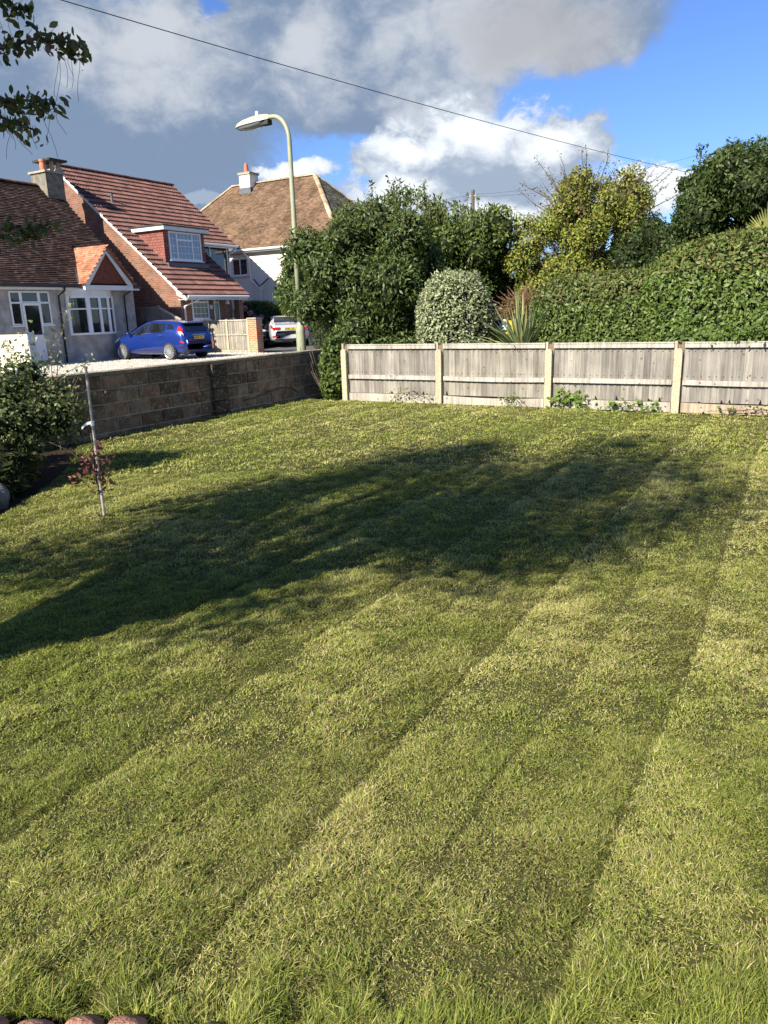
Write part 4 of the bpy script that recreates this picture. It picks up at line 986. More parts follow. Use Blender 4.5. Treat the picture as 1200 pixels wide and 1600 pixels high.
def hatch(paint, label, x, y, z, rz):
    t = thing('parked_car', W(x, y, z), rz, label, 'car'); c = Car(HATCH); b = c.body(paint, t)
    for sg in (1, -1):
        for wx_ in (-1.235, 1.255): arch(t, c, wx_, .305, sg)
        for wx_ in (-1.235, 1.255): wheel(t, wx_, .79 * sg, .305, sg, 15)
    c.patch('side_window', [(.85, -.02, 5.12), (.5, -.02, 5.55), (.22, -.02, 5.92)], M['car_glass'], t)
    c.patch('side_window', [(-.10, -.98, 5.14), (-.10, -1.0, 5.55), (-.10, -.93, 5.9)], M['car_glass'], t)
    c.patch('quarter_window', [(-1.06, -1.46, 5.3), (-1.07, -1.36, 5.58), (-1.0, -1.2, 5.86)], M['car_glass'], t)
    c.patch('window_trim', [(1.02, -1.5, 5.04), (.97, -1.46, 5.10)], M['chrome'], t, off=.012, n=16)
    c.patch('tail_light', [(-1.66, -1.90, 5.0), (-1.62, -1.86, 5.3), (-1.6, -1.80, 5.75)], M['red_lamp'], t, off=.016)
    c.patch('reversing_light', [(-1.74, -1.93, 4.86), (-1.70, -1.91, 5.02)], M['clear_lamp'], t, off=.02)
    c.patch('bumper_reflector', [(-1.78, -1.93, 3.3), (-1.78, -1.93, 3.55)], M['red_lamp'], t, off=.01)
    c.patch('headlight', [(1.52, 1.86, 4.4), (1.4, 1.83, 5.0)], M['clear_lamp'], t, off=.01)
    c.patch('sill', [(-.95, .95, 1.6), (-.95, .95, 2.3)], M['black_plastic'], t, off=.006)
    c.patch('lower_bumper', [(-1.62, -1.955, 1.2), (-1.6, -1.955, 2.7)], M['black_plastic'], t, off=.012)
    mb = MB(); mb.box(-1.965, -1.93, -.66, .66, .30, .44); mb.obj('rear_valance', M['black_plastic'], t)
    rows = [[Vector((x_ - .012, yy, c.val(x_, 4) + .016)) for yy in np.linspace(-wd, wd, 7)] for x_, wd in ((-1.89, .57), (-1.82, .56), (-1.74, .54), (-1.66, .51))]
    MB().grid(rows, flip=True).obj('rear_window', M['car_glass'], t, smooth=True)
    mb = MB(); mb.obox((-1.80, -.54, 1.30), (.28, 0, .05), (0, 1.12, 0), (0, 0, .03)); mb.obj('roof_spoiler', paint, t)
    rows = [[Vector((x_ + .012, yy, c.val(x_, 4) + .02)) for yy in np.linspace(-wd, wd, 7)] for x_, wd in ((.18, .51), (.5, .53), (.9, .57), (1.06, .6))]
    MB().grid(rows).obj('windscreen', M['car_glass'], t, smooth=True)
    pl = MB().box(-1.965, -1.935, -.26, .26, .735, .845).obj('number_plate', M['plate'], t)
    m_ = MB()
    for k in range(7):
        if k != 4: m_.box(-1.968, -1.9655, .2 - k * .06, .235 - k * .06, .76, .82)
    m_.obj('plate_characters', M['plate_ink'], pl)
    MB().box(-1.955, -1.90, -.34, .34, .885, .905).obj('tailgate_trim', M['chrome'], t)
    for sg in (1, -1):
        for xx in (.18, -.86):
            q = c.pt(xx, 4.55, .02); MB().obox((xx - .09, (q.y - .012) * sg, q.z - .014), (.18, 0, 0), (0, .03 * sg, 0), (0, 0, .028)).obj('door_handle', M['chrome'], t)
            m_ = MB(); m_.grid([[tuple(Vector(c.pt(xx - .16 + dx, q_, .003)) * Vector((1, 1, 1)) if 0 else (c.pt(xx - .16 + dx, q_, .004).x, c.pt(xx - .16 + dx, q_, .004).y * sg, c.pt(xx - .16 + dx, q_, .004).z)) for dx in (0, .012)] for q_ in (2.2, 3, 4, 5)], flip=sg < 0); m_.obj('door_seam', M['black_plastic'], t)
        q = c.pt(.82, 5.1, .0); m_ = MB(); m_.tube([(.80, (q.y - .02) * sg, q.z + .02), (.80, (q.y + .07) * sg, q.z + .05)], .02, 6); m_.tube([(.80, (q.y + .05) * sg, q.z + .07), (.79, (q.y + .12) * sg, q.z + .08), (.79, (q.y + .19) * sg, q.z + .07)], [.05, .075, .04], 10); m_.obj('door_mirror', paint, t, smooth=True)
    return t
hatch(M['blue_paint'], 'shiny blue five door hatchback parked on the gravel nose towards the bungalow', 20.98, 22.08, 0.2, RZ + pi / 2)
hatch(M['dark_paint'], 'dark car mostly hidden behind the orange brick pillar beside the silver saloon', 27.6, 24.35, 0.22, RZ - pi / 2)

SALOON = [(-2.32, .70, .36, .66, .70, .62), (-2.30, .80, .30, .86, .90, .70), (-2.22, .86, .25, .95, 1.0, .76), (-2.05, .885, .23, .97, 1.03, .76), (-1.82, .9, .21, .975, 1.045, .74), (-1.6, .905, .2, .98, 1.12, .70), (-1.2, .91, .2, .975, 1.27, .63), (-.8, .91, .2, .965, 1.355, .6), (-.3, .91, .2, .95, 1.385, .6),
          (.2, .91, .2, .93, 1.36, .6), (.6, .91, .2, .91, 1.2, .62), (1.0, .91, .2, .89, 1.0, .68), (1.25, .905, .2, .87, .93, .7), (1.8, .87, .22, .78, .84, .66), (2.15, .78, .28, .66, .71, .56), (2.32, .6, .34, .54, .58, .45)]
t = thing('parked_car', W(29.15, 22.25, 0.29) + Vector((-0.28, 0.75, 0)), radians(90 + 15.5), 'silver saloon car with red tail lights parked beyond the brick pillar, seen from behind', 'car')
c = Car(SALOON); c.body(M['silver_paint'], t)
for sg in (1, -1):
    for wx_ in (-1.42, 1.40): arch(t, c, wx_, .33, sg); wheel(t, wx_, .84 * sg, .33, sg, 10)
c.patch('side_window', [(.95, -.05, 5.12), (.6, -.05, 5.55), (.3, -.05, 5.92)], M['car_glass'], t)
c.patch('side_window', [(-.12, -1.15, 5.12), (-.12, -1.1, 5.55), (-.12, -.9, 5.92)], M['car_glass'], t)
c.patch('tail_light', [(-2.02, -2.27, 4.3), (-2.0, -2.24, 4.98)], M['red_lamp'], t, off=.012)
for sg in (1, -1): MB().box(-2.335, -2.25, min(sg * .48, sg * .80), max(sg * .48, sg * .80), .76, .87).obj('tail_light', M['red_lamp'], t)
for sg in (1, -1): MB().box(-2.335, -2.25, min(sg * .58, sg * .84), max(sg * .58, sg * .84), .46, .49).obj('bumper_reflector', M['red_lamp'], t)
MB().box(-2.33, -2.24, -.72, .72, .27, .36).obj('rear_valance', M['black_plastic'], t)
mb = MB(); mb.tube([(-2.34, .52, .33), (-2.2, .52, .33)], .04, 10); mb.tube([(-2.34, .42, .33), (-2.2, .42, .33)], .04, 10); mb.obj('exhaust', M['chrome'], t)
rows = [[Vector((x_ - .01, yy, c.val(x_, 4) + .018)) for yy in np.linspace(-wd, wd, 7)] for x_, wd in ((-1.72, .66), (-1.5, .62), (-1.2, .57), (-.92, .53))]
MB().grid(rows, flip=True).obj('rear_window', M['car_glass'], t, smooth=True)
rows = [[Vector((x_ + .012, yy, c.val(x_, 4) + .02)) for yy in np.linspace(-wd, wd, 7)] for x_, wd in ((.28, .53), (.6, .56), (1.0, .62))]
MB().grid(rows).obj('windscreen', M['car_glass'], t, smooth=True)
pl = MB().box(-2.335, -2.28, -.26, .26, .755, .86).obj('number_plate', M['plate'], t)
m_ = MB()
for k in range(7):
    if k != 4: m_.box(-2.338, -2.3355, .2 - k * .06, .235 - k * .06, .78, .835)
m_.obj('plate_characters', M['plate_ink'], pl)
mb = MB(); mb.grid([[(x_, yy, c.val(x_, 4) + .018) for yy in np.linspace(-.72, .72, 5)] for x_ in (-2.235, -2.22)]); mb.box(-2.333, -2.27, -.66, .66, .60, .612); mb.obj('boot_seam', M['black_plastic'], t)
for sg in (1, -1):
    q = c.pt(-.1, 4.5, .02); MB().obox((-.3, (q.y - .01) * sg, q.z - .012), (.2, 0, 0), (0, .03 * sg, 0), (0, 0, .026)).obj('door_handle', M['chrome'], t)
    q = c.pt(.85, 5.1, 0); m_ = MB(); m_.tube([(.84, (q.y - .02) * sg, q.z + .03), (.83, (q.y + .12) * sg, q.z + .09), (.83, (q.y + .2) * sg, q.z + .08)], [.02, .07, .04], 8); m_.obj('door_mirror', M['silver_paint'], t, smooth=True)

# ================================================================== VEGETATION
G_DARK = [(0.035, 0.062, 0.016), (0.05, 0.085, 0.02), (0.07, 0.105, 0.025)]
G_MID = [(0.06, 0.10, 0.02), (0.085, 0.13, 0.026), (0.11, 0.15, 0.03)]
G_YEL = [(0.23, 0.28, 0.05), (0.28, 0.30, 0.055), (0.17, 0.22, 0.04), (0.28, 0.26, 0.06)]
def hedge(name, x, y, label, cat, cz, r, e, n, size, pal, amp=0.05, freq=1.4, depth=0.07, seed=0., m='leaf', aspect=.42, group=None, stem=True, out=.6, tips=None, z0=0.0, droop=.15, cscale=.9, stem_h=None):
    t = thing(name, W(x, y, z0), RZ, label, cat, group)
    P, N = blob_shape(n, (0, 0, cz), r, e, amp, freq, depth, 0.02, seed)
    k = rng.random(len(P)) < .025; P[k] += N[k] * rng.uniform(.02, .16, (k.sum(), 1))
    cols = pick(pal, len(P), .22)
    if tips is not None:
        k = (P[:, 2] > cz + r[2] * .55) & (rng.random(len(P)) < .6); cols[k] = pick(tips, k.sum(), .15)
    leaves('foliage', P, N, size, pal, M[m], t, aspect, out=out, cols=cols, droop=droop)
    core('shade_core', (0, 0, cz), r, e, amp, freq, t, cscale, seed, 0.05)  # closed dark filler, painted shade seen through leaf gaps
    if stem:
        mb = MB()
        for k in range(4):
            a = k * 1.7 + seed; mb.tube(polyline((0.12 * cos(a), 0.12 * sin(a), -0.1), (r[0] * .5 * cos(a), r[1] * .5 * sin(a), cz), 4), [0.05, .045, .035, .025, .015], 6)
        mb.obj('stems', M['bark'], t)
    return t

# clipped hedges behind the fence
hedge('clipped_hedge', 14.15, 3.35, 'low clipped glossy green hedge behind the fence, left of the tall domed hedge', 'hedge', 1.07, (1.15, 1.4, 1.17), 4.2, 34000, .078, [(0.085, 0.135, 0.026), (0.12, 0.175, 0.036), (0.17, 0.215, 0.06)], .04, 1.2, .045, 2., tips=[(0.16, 0.15, 0.05), (0.12, 0.14, 0.035)])
th_ = hedge('clipped_hedge', 14.02, 0.45, 'tall domed clipped hedge overhanging the right end of the fence', 'hedge', 1.32, (1.64, 2.35, 1.42), 3.4, 66000, .08, [(0.085, 0.145, 0.026), (0.125, 0.19, 0.036), (0.18, 0.235, 0.065)], .035, 1.2, .045, 5., tips=[(0.17, 0.16, 0.05), (0.13, 0.15, 0.035)])
P = rng.normal(0, 1, (1500, 3)) * np.array([.09, 1.1, .07]) + np.array([-1.74, -.35, 1.17]); P = P[(P[:, 1] < 1.5)]; P[:, 2] += .06 * np.sin(P[:, 1] * 5)
leaves('overhang', P, np.tile([[-.8, 0, .5]], (len(P), 1)), .09, [(0.07, 0.115, 0.022), (0.105, 0.155, 0.032)], M['leaf'], th_, .42)
# variegated round bush
hedge('round_bush', 14.05, 6.45, 'rounded pale cream and green variegated bush behind the middle of the fence', 'bush', 1.2, (.9, .77, 1.26), 2.3, 22000, .065, [(0.40, 0.42, 0.24), (0.28, 0.32, 0.15), (0.48, 0.49, 0.31), (0.14, 0.19, 0.07), (0.33, 0.37, 0.2)], .17, 1.3, .10, 9., m='leaf_matte', aspect=.5)

def clump_crown(name_leaf, t, centers, radii, n, size, pal, m='leaf', aspect=.45, tip_pal=None, tip_z=None, out=.5, flat=1.0, droop=.15, inner=.75, hollow=.3):
    radii = np.array(radii); w = radii ** 2; w = w / w.sum(); i = rng.choice(len(centers), n, p=w); C = np.array(centers)[i]; R = radii[i][:, None]
    d = rdir(n); k = 1 + .28 * (fbm(d + C, 1.6, 3) - .5) * 2
    P = C + d * R * k[:, None] * (1 - hollow * np.abs(rng.normal(0, 1, (n, 1))) * .5) * np.array([1, 1, flat])
    cols = pick(pal, n, .22)
    if tip_pal is not None:
        f = np.clip((P[:, 2] - tip_z[0]) / (tip_z[1] - tip_z[0]), 0, 1) * .8; q = rng.random(n) < f; cols[q] = pick(tip_pal, q.sum(), .2)
    o = leaves(name_leaf, P, d, size, pal, M[m], t, aspect, out=out, cols=cols, droop=droop)
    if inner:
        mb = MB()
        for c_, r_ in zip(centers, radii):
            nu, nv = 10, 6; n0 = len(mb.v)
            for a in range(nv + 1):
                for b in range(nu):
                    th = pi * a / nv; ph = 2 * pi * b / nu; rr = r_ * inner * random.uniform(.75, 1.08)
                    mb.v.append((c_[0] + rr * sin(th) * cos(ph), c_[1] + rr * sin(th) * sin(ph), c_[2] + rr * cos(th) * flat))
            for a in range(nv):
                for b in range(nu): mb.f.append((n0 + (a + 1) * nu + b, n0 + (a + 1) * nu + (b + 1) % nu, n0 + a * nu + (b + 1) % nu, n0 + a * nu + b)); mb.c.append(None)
        mb.obj('shade_core', M['inner'], t)  # solid dark balls painted as shade within the crown
    return o
def trunk_limbs(t, base, centers, r0=.12, split=.9, m='bark'):
    mb = MB(); sp = Vector(base) + Vector((0, 0, split)); mb.tube(polyline(base, sp, 3, .15), [r0 * 1.15, r0, r0 * .95, r0 * .85], 9)
    for c_ in centers:
        c_ = Vector(c_); mid = sp.lerp(c_, .5) + Vector((0, 0, .15)); p = [sp - Vector((0, 0, .05)), sp.lerp(mid, .5) + Vector((random.uniform(-.05, .05), random.uniform(-.05, .05), 0)), mid, mid.lerp(c_, .6), c_]
        mb.tube(p, [r0 * .6, r0 * .48, r0 * .36, r0 * .22, r0 * .1], 6)
    return mb.obj('trunk', M[m], t, smooth=True)

def upright_shoots(t, n, bx, zf, size, pal, L=(.3, .65), m='leaf', spread=.07):
    mb = MB(); LP = []; LN = []
    for k in range(n):
        x, y = random.uniform(*bx[0]), random.uniform(*bx[1]); b = Vector((x, y, zf(x, y) + random.uniform(-.3, .05))); Lk = random.uniform(*L); d = Vector((random.gauss(0, .16), random.gauss(0, .16), 1)) * Lk
        mb.tube([b, b + d], [.012, .004], 4)
        for q in np.linspace(.05, 1, 24): LP.append(b + d * q + Vector((random.gauss(0, spread), random.gauss(0, spread), 0))); LN.append(Vector((random.gauss(0, 1), random.gauss(0, 1), .9)))
    mb.obj('shoots', M['bark'], t); leaves('shoot_leaves', np.array([tuple(p) for p in LP]), unit(np.array([tuple(p) for p in LN])), size, pal, M[m], t, .4, droop=-.4)

def pack(n, box, rr, cond=None):
    out = []
    tries = 0
    while len(out) < n and tries < 5000:
        tries += 1
        p = [random.uniform(*b) for b in box]
        if cond and not cond(p): continue
        if all((Vector(p) - Vector(q)).length > .45 * rr[0] for q in out): out.append(p)
    return out, [random.uniform(*rr) for _ in out]

# large glossy shrub beside the lamp
random.seed(21)
def ell(p, r, c=(0, 0, 0)): return sum(((p[i] - c[i]) / r[i]) ** 2 for i in range(3)) < 1
t = thing('large_shrub', W(15.2, 9.25, 0), RZ, 'very large glossy dark green shrub beside the street lamp at the wall corner', 'shrub')
cs, rs = pack(46, [(-1.2, 1.2), (-1.75, 1.85), (1.5, 3.6)], (.48, .68), lambda p: ell(p, (1.25, 1.82, 1.2), (0, .1, 2.55)))
cs += [(-.5, 1.6, 2.3), (-.3, 1.7, 2.7), (-.6, 1.45, 2.9), (-.9, 1.0, 3.1)]; rs += [.42, .42, .45, .5]
cs += [(-.6, -.9, .6), (-.6, -.3, .5), (-.5, .3, .9), (-.8, -.2, 1.1), (-.3, -1.4, .8), (0.3, .7, 1.0), (-.5, .0, .4), (.3, .9, 1.4)]; rs += [.6, .6, .55, .6, .55, .5, .5, .5]
clump_crown('crown', t, cs, rs, 62000, .105, [(0.05, 0.08, 0.018), (0.075, 0.115, 0.026), (0.10, 0.145, 0.034), (0.12, 0.17, 0.05)], aspect=.36, tip_pal=[(0.13, 0.14, 0.04), (0.10, 0.13, 0.03)], tip_z=(3.0, 4.4), out=.55, droop=.35, inner=.72)
trunk_limbs(t, (0, 0, -.05), cs[::4], .09, .5)

# laurels behind it
for (x, y, n, bx_, lab, top_) in ((18.6, 10.1, 34, [(-1, 1), (-1.5, 1.3), (1.0, 4.1)], 'tall laurel with bright tips rising behind the large glossy shrub', 4.85),
                          (18.9, 8.4, 46, [(-1, 1), (-1.1, 1.7), (.8, 3.6)], 'dark leafy laurel behind the gap between large shrub and variegated bush', 4.3)):
    t = thing('laurel_tree', W(x, y, 0), RZ, lab, 'tree')
    cs, rs = pack(n, bx_, (.45, .7), lambda p: ell(p, (1.3, 1.7, top_ / 2), (0, 0, top_ / 2 - .1)))
    upright_shoots(t, 70, [(-.9, .9), (-1.4, 1.4)], lambda x, y, T_=top_: T_ - .25 - .45 * (x * x + y * y * .8), .13, [(0.13, 0.175, 0.035), (0.10, 0.145, 0.03)])
    clump_crown('crown', t, cs, rs, 30000, .12, G_MID, aspect=.4, tip_pal=[(0.15, 0.19, 0.035), (0.12, 0.17, 0.03)], tip_z=(top_ - 1.6, top_ - .1), droop=-.2)
    trunk_limbs(t, (0, 0, -.05), cs[::4], .1, .8)

# hawthorn with olive, twiggy top
random.seed(33)
random.seed(34)
t = thing('hawthorn_tree', W(19, 5.1, 0), RZ, 'twiggy yellow green tree with brownish shoots at the top against the sky', 'tree')
cs, rs = pack(120, [(-1.2, 1.2), (-1.75, 2.0), (1.0, 4.6)], (.26, .46), lambda p: ell(p, (1.35, 1.75, 2.45), (0, .05, 2.6)))
clump_crown('crown', t, cs, rs, 80000, .066, G_YEL, m='leaf_matte', aspect=.65, tip_pal=[(0.23, 0.19, 0.05), (0.19, 0.15, 0.045), (0.18, 0.18, 0.04)], tip_z=(3.6, 5.8), inner=.45, hollow=.6)
trunk_limbs(t, (0, 0, -.05), cs[::2], .12, .8)
mb = MB(); LP, LN = [], []
for k in range(140):
    a = random.uniform(0, 2 * pi); rr = random.uniform(.3, 1.55); z0 = random.uniform(3.0, 4.3)
    b = Vector((rr * .75 * cos(a), rr * .8 * sin(a), z0)); d = Vector((cos(a) * .55, sin(a) * .85, random.uniform(.35, 1.15))).normalized(); L = random.uniform(.5, 1.1)
    p = [b + d * L * q + Vector((random.uniform(-.03, .03), random.uniform(-.03, .03), 0)) for q in (0, .35, .7, 1)]
    mb.tube(p, [.014, .010, .007, .003], 4)
    for q in np.linspace(.15, 1, 22):
        LP.append(b + d * L * q + Vector((random.gauss(0, .045), random.gauss(0, .045), random.gauss(0, .045)))); LN.append(d)
mb.obj('shoots', M['bark'], t)
leaves('shoot_leaves', np.array([tuple(p) for p in LP]), np.array([tuple(p) for p in LN]), .06, [(0.22, 0.16, 0.06), (0.16, 0.13, 0.04), (0.15, 0.15, 0.04)], M['leaf_matte'], t, .6)

# dark evergreen at the right and its neighbour
random.seed(5)
t = thing('evergreen_tree', W(17.3, 0.9, 0), RZ, 'tall dense dark evergreen with upright shoots behind the domed hedge at the right', 'tree')
cs, rs = pack(60, [(-1.2, 1.2), (-3.2, 1.7), (1.2, 4.25)], (.38, .6), lambda p: p[1] < 1.75 - .05 * p[2])
cs += [(0, 1.45, 4.05), (0, 1.55, 3.65), (0, 1.6, 3.2), (-.3, 1.7, 2.7), (-.3, 1.0, 4.2), (0, .4, 4.25), (-.2, -.3, 4.2), (0, 1.75, 2.3)]; rs += [.42, .45, .5, .5, .45, .45, .45, .5]
clump_crown('crown', t, cs, rs, 62000, .10, G_DARK + [(0.09, 0.12, 0.03)], aspect=.42, tip_pal=[(0.09, 0.125, 0.03), (0.07, 0.10, 0.025)], tip_z=(3.4, 4.8), droop=-.3)
trunk_limbs(t, (0, 0, -.05), cs[::4], .14, .9)
mb = MB(); LP = []; LN = []
for k in range(60):
    y = random.uniform(-3.2, 1.7); x = random.uniform(-.8, .8); b = Vector((x, y, 4.2 + random.uniform(-.2, .25))); L = random.uniform(.22, .42)
    mb.tube([b, b + Vector((random.uniform(-.05, .05), random.uniform(-.05, .05), L))], [.012, .004], 4)
    for q in np.linspace(.1, 1, 26): LP.append(b + Vector((random.gauss(0, .07), random.gauss(0, .07), L * q))); LN.append(Vector((random.gauss(0, 1), random.gauss(0, 1), .8)))
mb.obj('shoots', M['bark'], t); leaves('shoot_leaves', np.array([tuple(p) for p in LP]), unit(np.array([tuple(p) for p in LN])), .09, G_DARK, M['leaf'], t, .4, droop=-.3)
t = thing('evergreen_shrub', W(18, 3.15, 0), RZ, 'dark small leaved shrub filling the gap between twiggy tree and tall evergreen', 'shrub')
cs, rs = pack(36, [(-.8, .8), (-1.0, 1.2), (.9, 3.0)], (.35, .55)); cs += [(0, -.45, 3.35), (0, -.3, 3.75), (0, -.25, 4.1), (0, -.8, 3.2), (0, -1.0, 2.8), (-.2, .3, 3.2)]; rs += [.4, .26, .2, .4, .45, .4]
clump_crown('crown', t, cs, rs, 24000, .075, G_DARK, aspect=.5); trunk_limbs(t, (0, 0, -.05), cs[::3], .08, .6)
# bright greenery between laurel and hawthorn, brown dead shrub in front
t = thing('leafy_shrub', W(20.3, 7.3, 0), RZ, 'bright yellow green leafy shrub between dark laurel and twiggy tree', 'shrub')
cs, rs = pack(24, [(-.8, .8), (-.9, 1.2), (.8, 2.7)], (.35, .55)); cs += [(0, .2, 3.0), (0, -.3, 3.15)]; rs += [.3, .25]
clump_crown('crown', t, cs, rs, 17000, .085, [(0.13, 0.18, 0.03), (0.10, 0.15, 0.03), (0.17, 0.19, 0.04)], m='leaf_matte', aspect=.6); trunk_limbs(t, (0, 0, -.05), cs[::3], .07, .6)
t = thing('dead_shrub', W(16.2, 5.75, 0), RZ, 'reddish brown dead twiggy shrub behind the spiky plant', 'shrub')
mb = MB(); LP, LN = [], []
for k in range(520):
    a = random.uniform(0, 2 * pi); e_ = random.uniform(.2, 1.45); r = random.uniform(.45, .85); b = Vector((random.gauss(0, .12), random.gauss(0, .12), random.uniform(1.0, 1.6)))
    d = Vector((cos(a) * cos(e_), sin(a) * cos(e_), sin(e_))); m1_ = b + d * r * .6; tip = b + d * r + Vector((0, 0, -.12)) + Vector((random.gauss(0, .08),) * 3)
    mb.tube([b, m1_, tip], [.009, .006, .003], 3)
    LP += [m1_, tip, b.lerp(tip, .8)]; LN += [d] * 3
mb.tube([(0, 0, -.05), (0, 0, 1.4)], .05, 6)
mb.obj('twigs', mat('dead_twig', (0.17, 0.085, 0.055), .9), t)
P, N = blob_shape(5000, (0, 0, 1.15), (.7, .75, .85), 2.2, .1, 1.5, .1, .02, 4.); leaves('foliage', P, N, .05, [(0.24, 0.17, 0.06), (0.16, 0.10, 0.045), (0.12, 0.13, 0.035)], M['leaf_matte'], t)

# sword leaved plants
def swords(name, x, y, label, cat, n, L, w, pal, zc=0.1, e0=.15, e1=1.5, bend=.35, z0=0., rad=.12, dirs=None, root=None):
    t = root or thing(name, W(x, y, z0), RZ, label, cat); mb = MB()
    for k in range(n):
        a = random.uniform(0, 2 * pi); el = e0 + (e1 - e0) * random.random() ** .8; Lk = L * random.uniform(.7, 1.1)
        d = Vector((cos(a) * cos(el), sin(a) * cos(el), sin(el))); s_ = Vector((-sin(a), cos(a), 0)); nn = d.cross(s_); b = Vector((cos(a) * rad * random.random(), sin(a) * rad * random.random(), zc)) + (dirs if dirs else Vector())
        c = tuple(Vector(random.choice(pal)) * random.uniform(.8, 1.2)); rows = []
        for q in (0, .2, .45, .7, .88, 1):
            ww = w * (.6 + .4 * min(1, q * 4)) * (1 - q ** 2.5) + .002; p = b + d * Lk * q + Vector((0, 0, -1)) * bend * Lk * q * q * cos(el)
            rows.append([p - s_ * ww, p + nn * ww * .45, p + s_ * ww])
        mb.grid(rows, c=c)
    mb.obj('leaves', M['leaf_matte'], t); return t
swords('spiky_plant', 13.25, 4.72, 'spiky plant with upright grey green sword leaves behind the fence', 'plant', 150, 1.2, .034, [(0.24, 0.31, 0.13), (0.18, 0.25, 0.10), (0.30, 0.36, 0.17), (0.34, 0.33, 0.14)], .78, .05, 1.5, .28)
t = thing('palm', W(15.9, 1.05, 0), RZ, 'fan palm with stiff yellow green leaf blades showing above the domed hedge', 'palm')
MB().tube([(0, 0, -.05), (0, 0, 2.6)], [.11, .1], 10).obj('trunk', M['bark'], t)
for (dy, dz, tilt, L_) in ((.42, 2.62, .35, .42), (-.02, 2.75, 1.2, .62), (-.5, 2.6, .2, .5), (0.1, 2.5, .5, .4)):
    m_ = MB(); c0 = Vector((-.25, dy, dz)); ax = Vector((-.15, sin(.6 * (1 if dy > 0 else -1)) * cos(tilt), sin(tilt) + .3)).normalized(); sd = Vector((.1, 1, 0)).cross(ax).cross(ax).normalized()
    for k in range(26):
        a = -1.25 + 2.5 * k / 25; d = (ax * cos(a) + sd * sin(a)).normalized(); Lk = L_ * random.uniform(.85, 1.05) * (1 - .25 * abs(a)); s_ = d.cross(Vector((-1, 0, .2))).normalized()
        m_.grid([[c0 + d * Lk * q - s_ * w_, c0 + d * Lk * q + Vector((-.01, 0, .0)), c0 + d * Lk * q + s_ * w_] for q, w_ in ((.05, .006), (.5, .017), (.85, .009), (1, .001))], c=tuple(Vector((0.32, 0.33, 0.10)) * random.uniform(.7, 1.2)))
    m_.tube([(0, 0, 2.45), tuple(c0)], .012, 5, c=(0.2, 0.2, 0.07)); m_.obj('frond', M['leaf_matte'], t)

# yellow bulk bag behind the fence
t = thing('bulk_bag', W(14.9, 5.55, 0), RZ, 'yellow woven builders bag with a navy badge behind the fence between bush and spiky plant', 'bag')
mb = MB(); rows = []
for z, s_ in ((0, .40), (.3, .46), (.8, .47), (1.2, .45), (1.43, .46)):
    rows.append([(s_ * (abs(cos(a)) ** .35) * np.sign(cos(a)), s_ * (abs(sin(a)) ** .35) * np.sign(sin(a)), z + .02 * sin(3 * a)) for a in [2 * pi * k / 32 for k in range(33)]])
mb.grid(rows, flip=False); rows2 = [[(p[0] * .97, p[1] * .97, p[2]) for p in rows[-1]], [(p[0] * .93, p[1] * .93, .9) for p in rows[-1]], [(0, 0, 1.0)] * 33]; mb.grid([rows[-1]] + rows2)
bag = mb.obj('body', mat('yellow_fabric', (0.55, 0.38, 0.05), .8, noise=(5, .7, 1.15), bump=.5), t)
mb = MB(); mb.prism([(-.475, (.26 * cos(a) + .12), 1.31 + .11 * sin(a)) for a in [2 * pi * k / 28 for k in range(28)]], (.01, 0, 0)); mb.prism([(-.478, .12 + .05 * cos(a), 1.41 + .04 * sin(a)) for a in [2 * pi * k / 12 for k in range(12)]], (.01, 0, 0)); mb.obj('badge', mat('navy_print', (0.015, 0.03, 0.09), .6), bag)
def text(s, size, loc, m, parent, name='lettering'):
    cu = bpy.data.curves.new(name, 'FONT'); cu.body = s; cu.size = size; cu.extrude = .002; cu.align_x = 'RIGHT'; cu.offset = .004
    tmp = bpy.data.objects.new(name, cu); col.objects.link(tmp); bpy.context.view_layer.update()
    me = bpy.data.meshes.new_from_object(tmp.evaluated_get(bpy.context.evaluated_depsgraph_get())); bpy.data.objects.remove(tmp)
    o = bpy.data.objects.new(name, me); col.objects.link(o); me.materials.clear(); me.materials.append(m); o.parent = parent
    o.rotation_euler = (pi / 2, 0, -pi / 2); o.location = loc; return o
text('lco', .17, (-.488, -.10, 1.25), M['white_paint'], bag); text('DERS', .11, (-.488, -.11, 1.09), M['plate_ink'], bag)
mb = MB(); mb.tube([(-.4, .4, 1.3), (-.3, .3, 1.5), (-.1, .2, 1.52), (.1, .35, 1.3)], .02, 6); mb.tube([(-.4, -.1, 1.3), (-.42, -.05, 1.42), (-.38, .1, 1.44), (-.4, .16, 1.3)], .022, 6); mb.obj('lifting_loop', M['ribbon'], bag)

# planting in the street
hedge('drive_hedge', 23.0, 14.1, 'dull grey green hedge along the asphalt drive right of the silver car', 'hedge', 1.3, (1.6, 2.0, 1.45), 2.6, 24000, .075, [(0.08, 0.10, 0.04), (0.11, 0.13, 0.06), (0.06, 0.08, 0.03)], .1, 1.5, .12, 3., m='leaf_matte', z0=.1)
hedge('conifer', 33.0, 24.85, 'yellow green upright conifer against the white house behind the silver car', 'conifer', 1.4, (.7, .62, 1.5), 3.0, 9000, .09, [(0.19, 0.21, 0.03), (0.13, 0.16, 0.03)], .06, 1.5, .08, 6., m='leaf_matte', z0=.3)
t = hedge('hydrangea', 32.9, 27.1, 'hydrangea bush with pink flower heads below the white house wall', 'shrub', .95, (1.0, 1.75, 1.25), 2.4, 14000, .12, [(0.05, 0.08, 0.02), (0.07, 0.11, 0.025)], .12, 1.5, .1, 8., z0=.3)
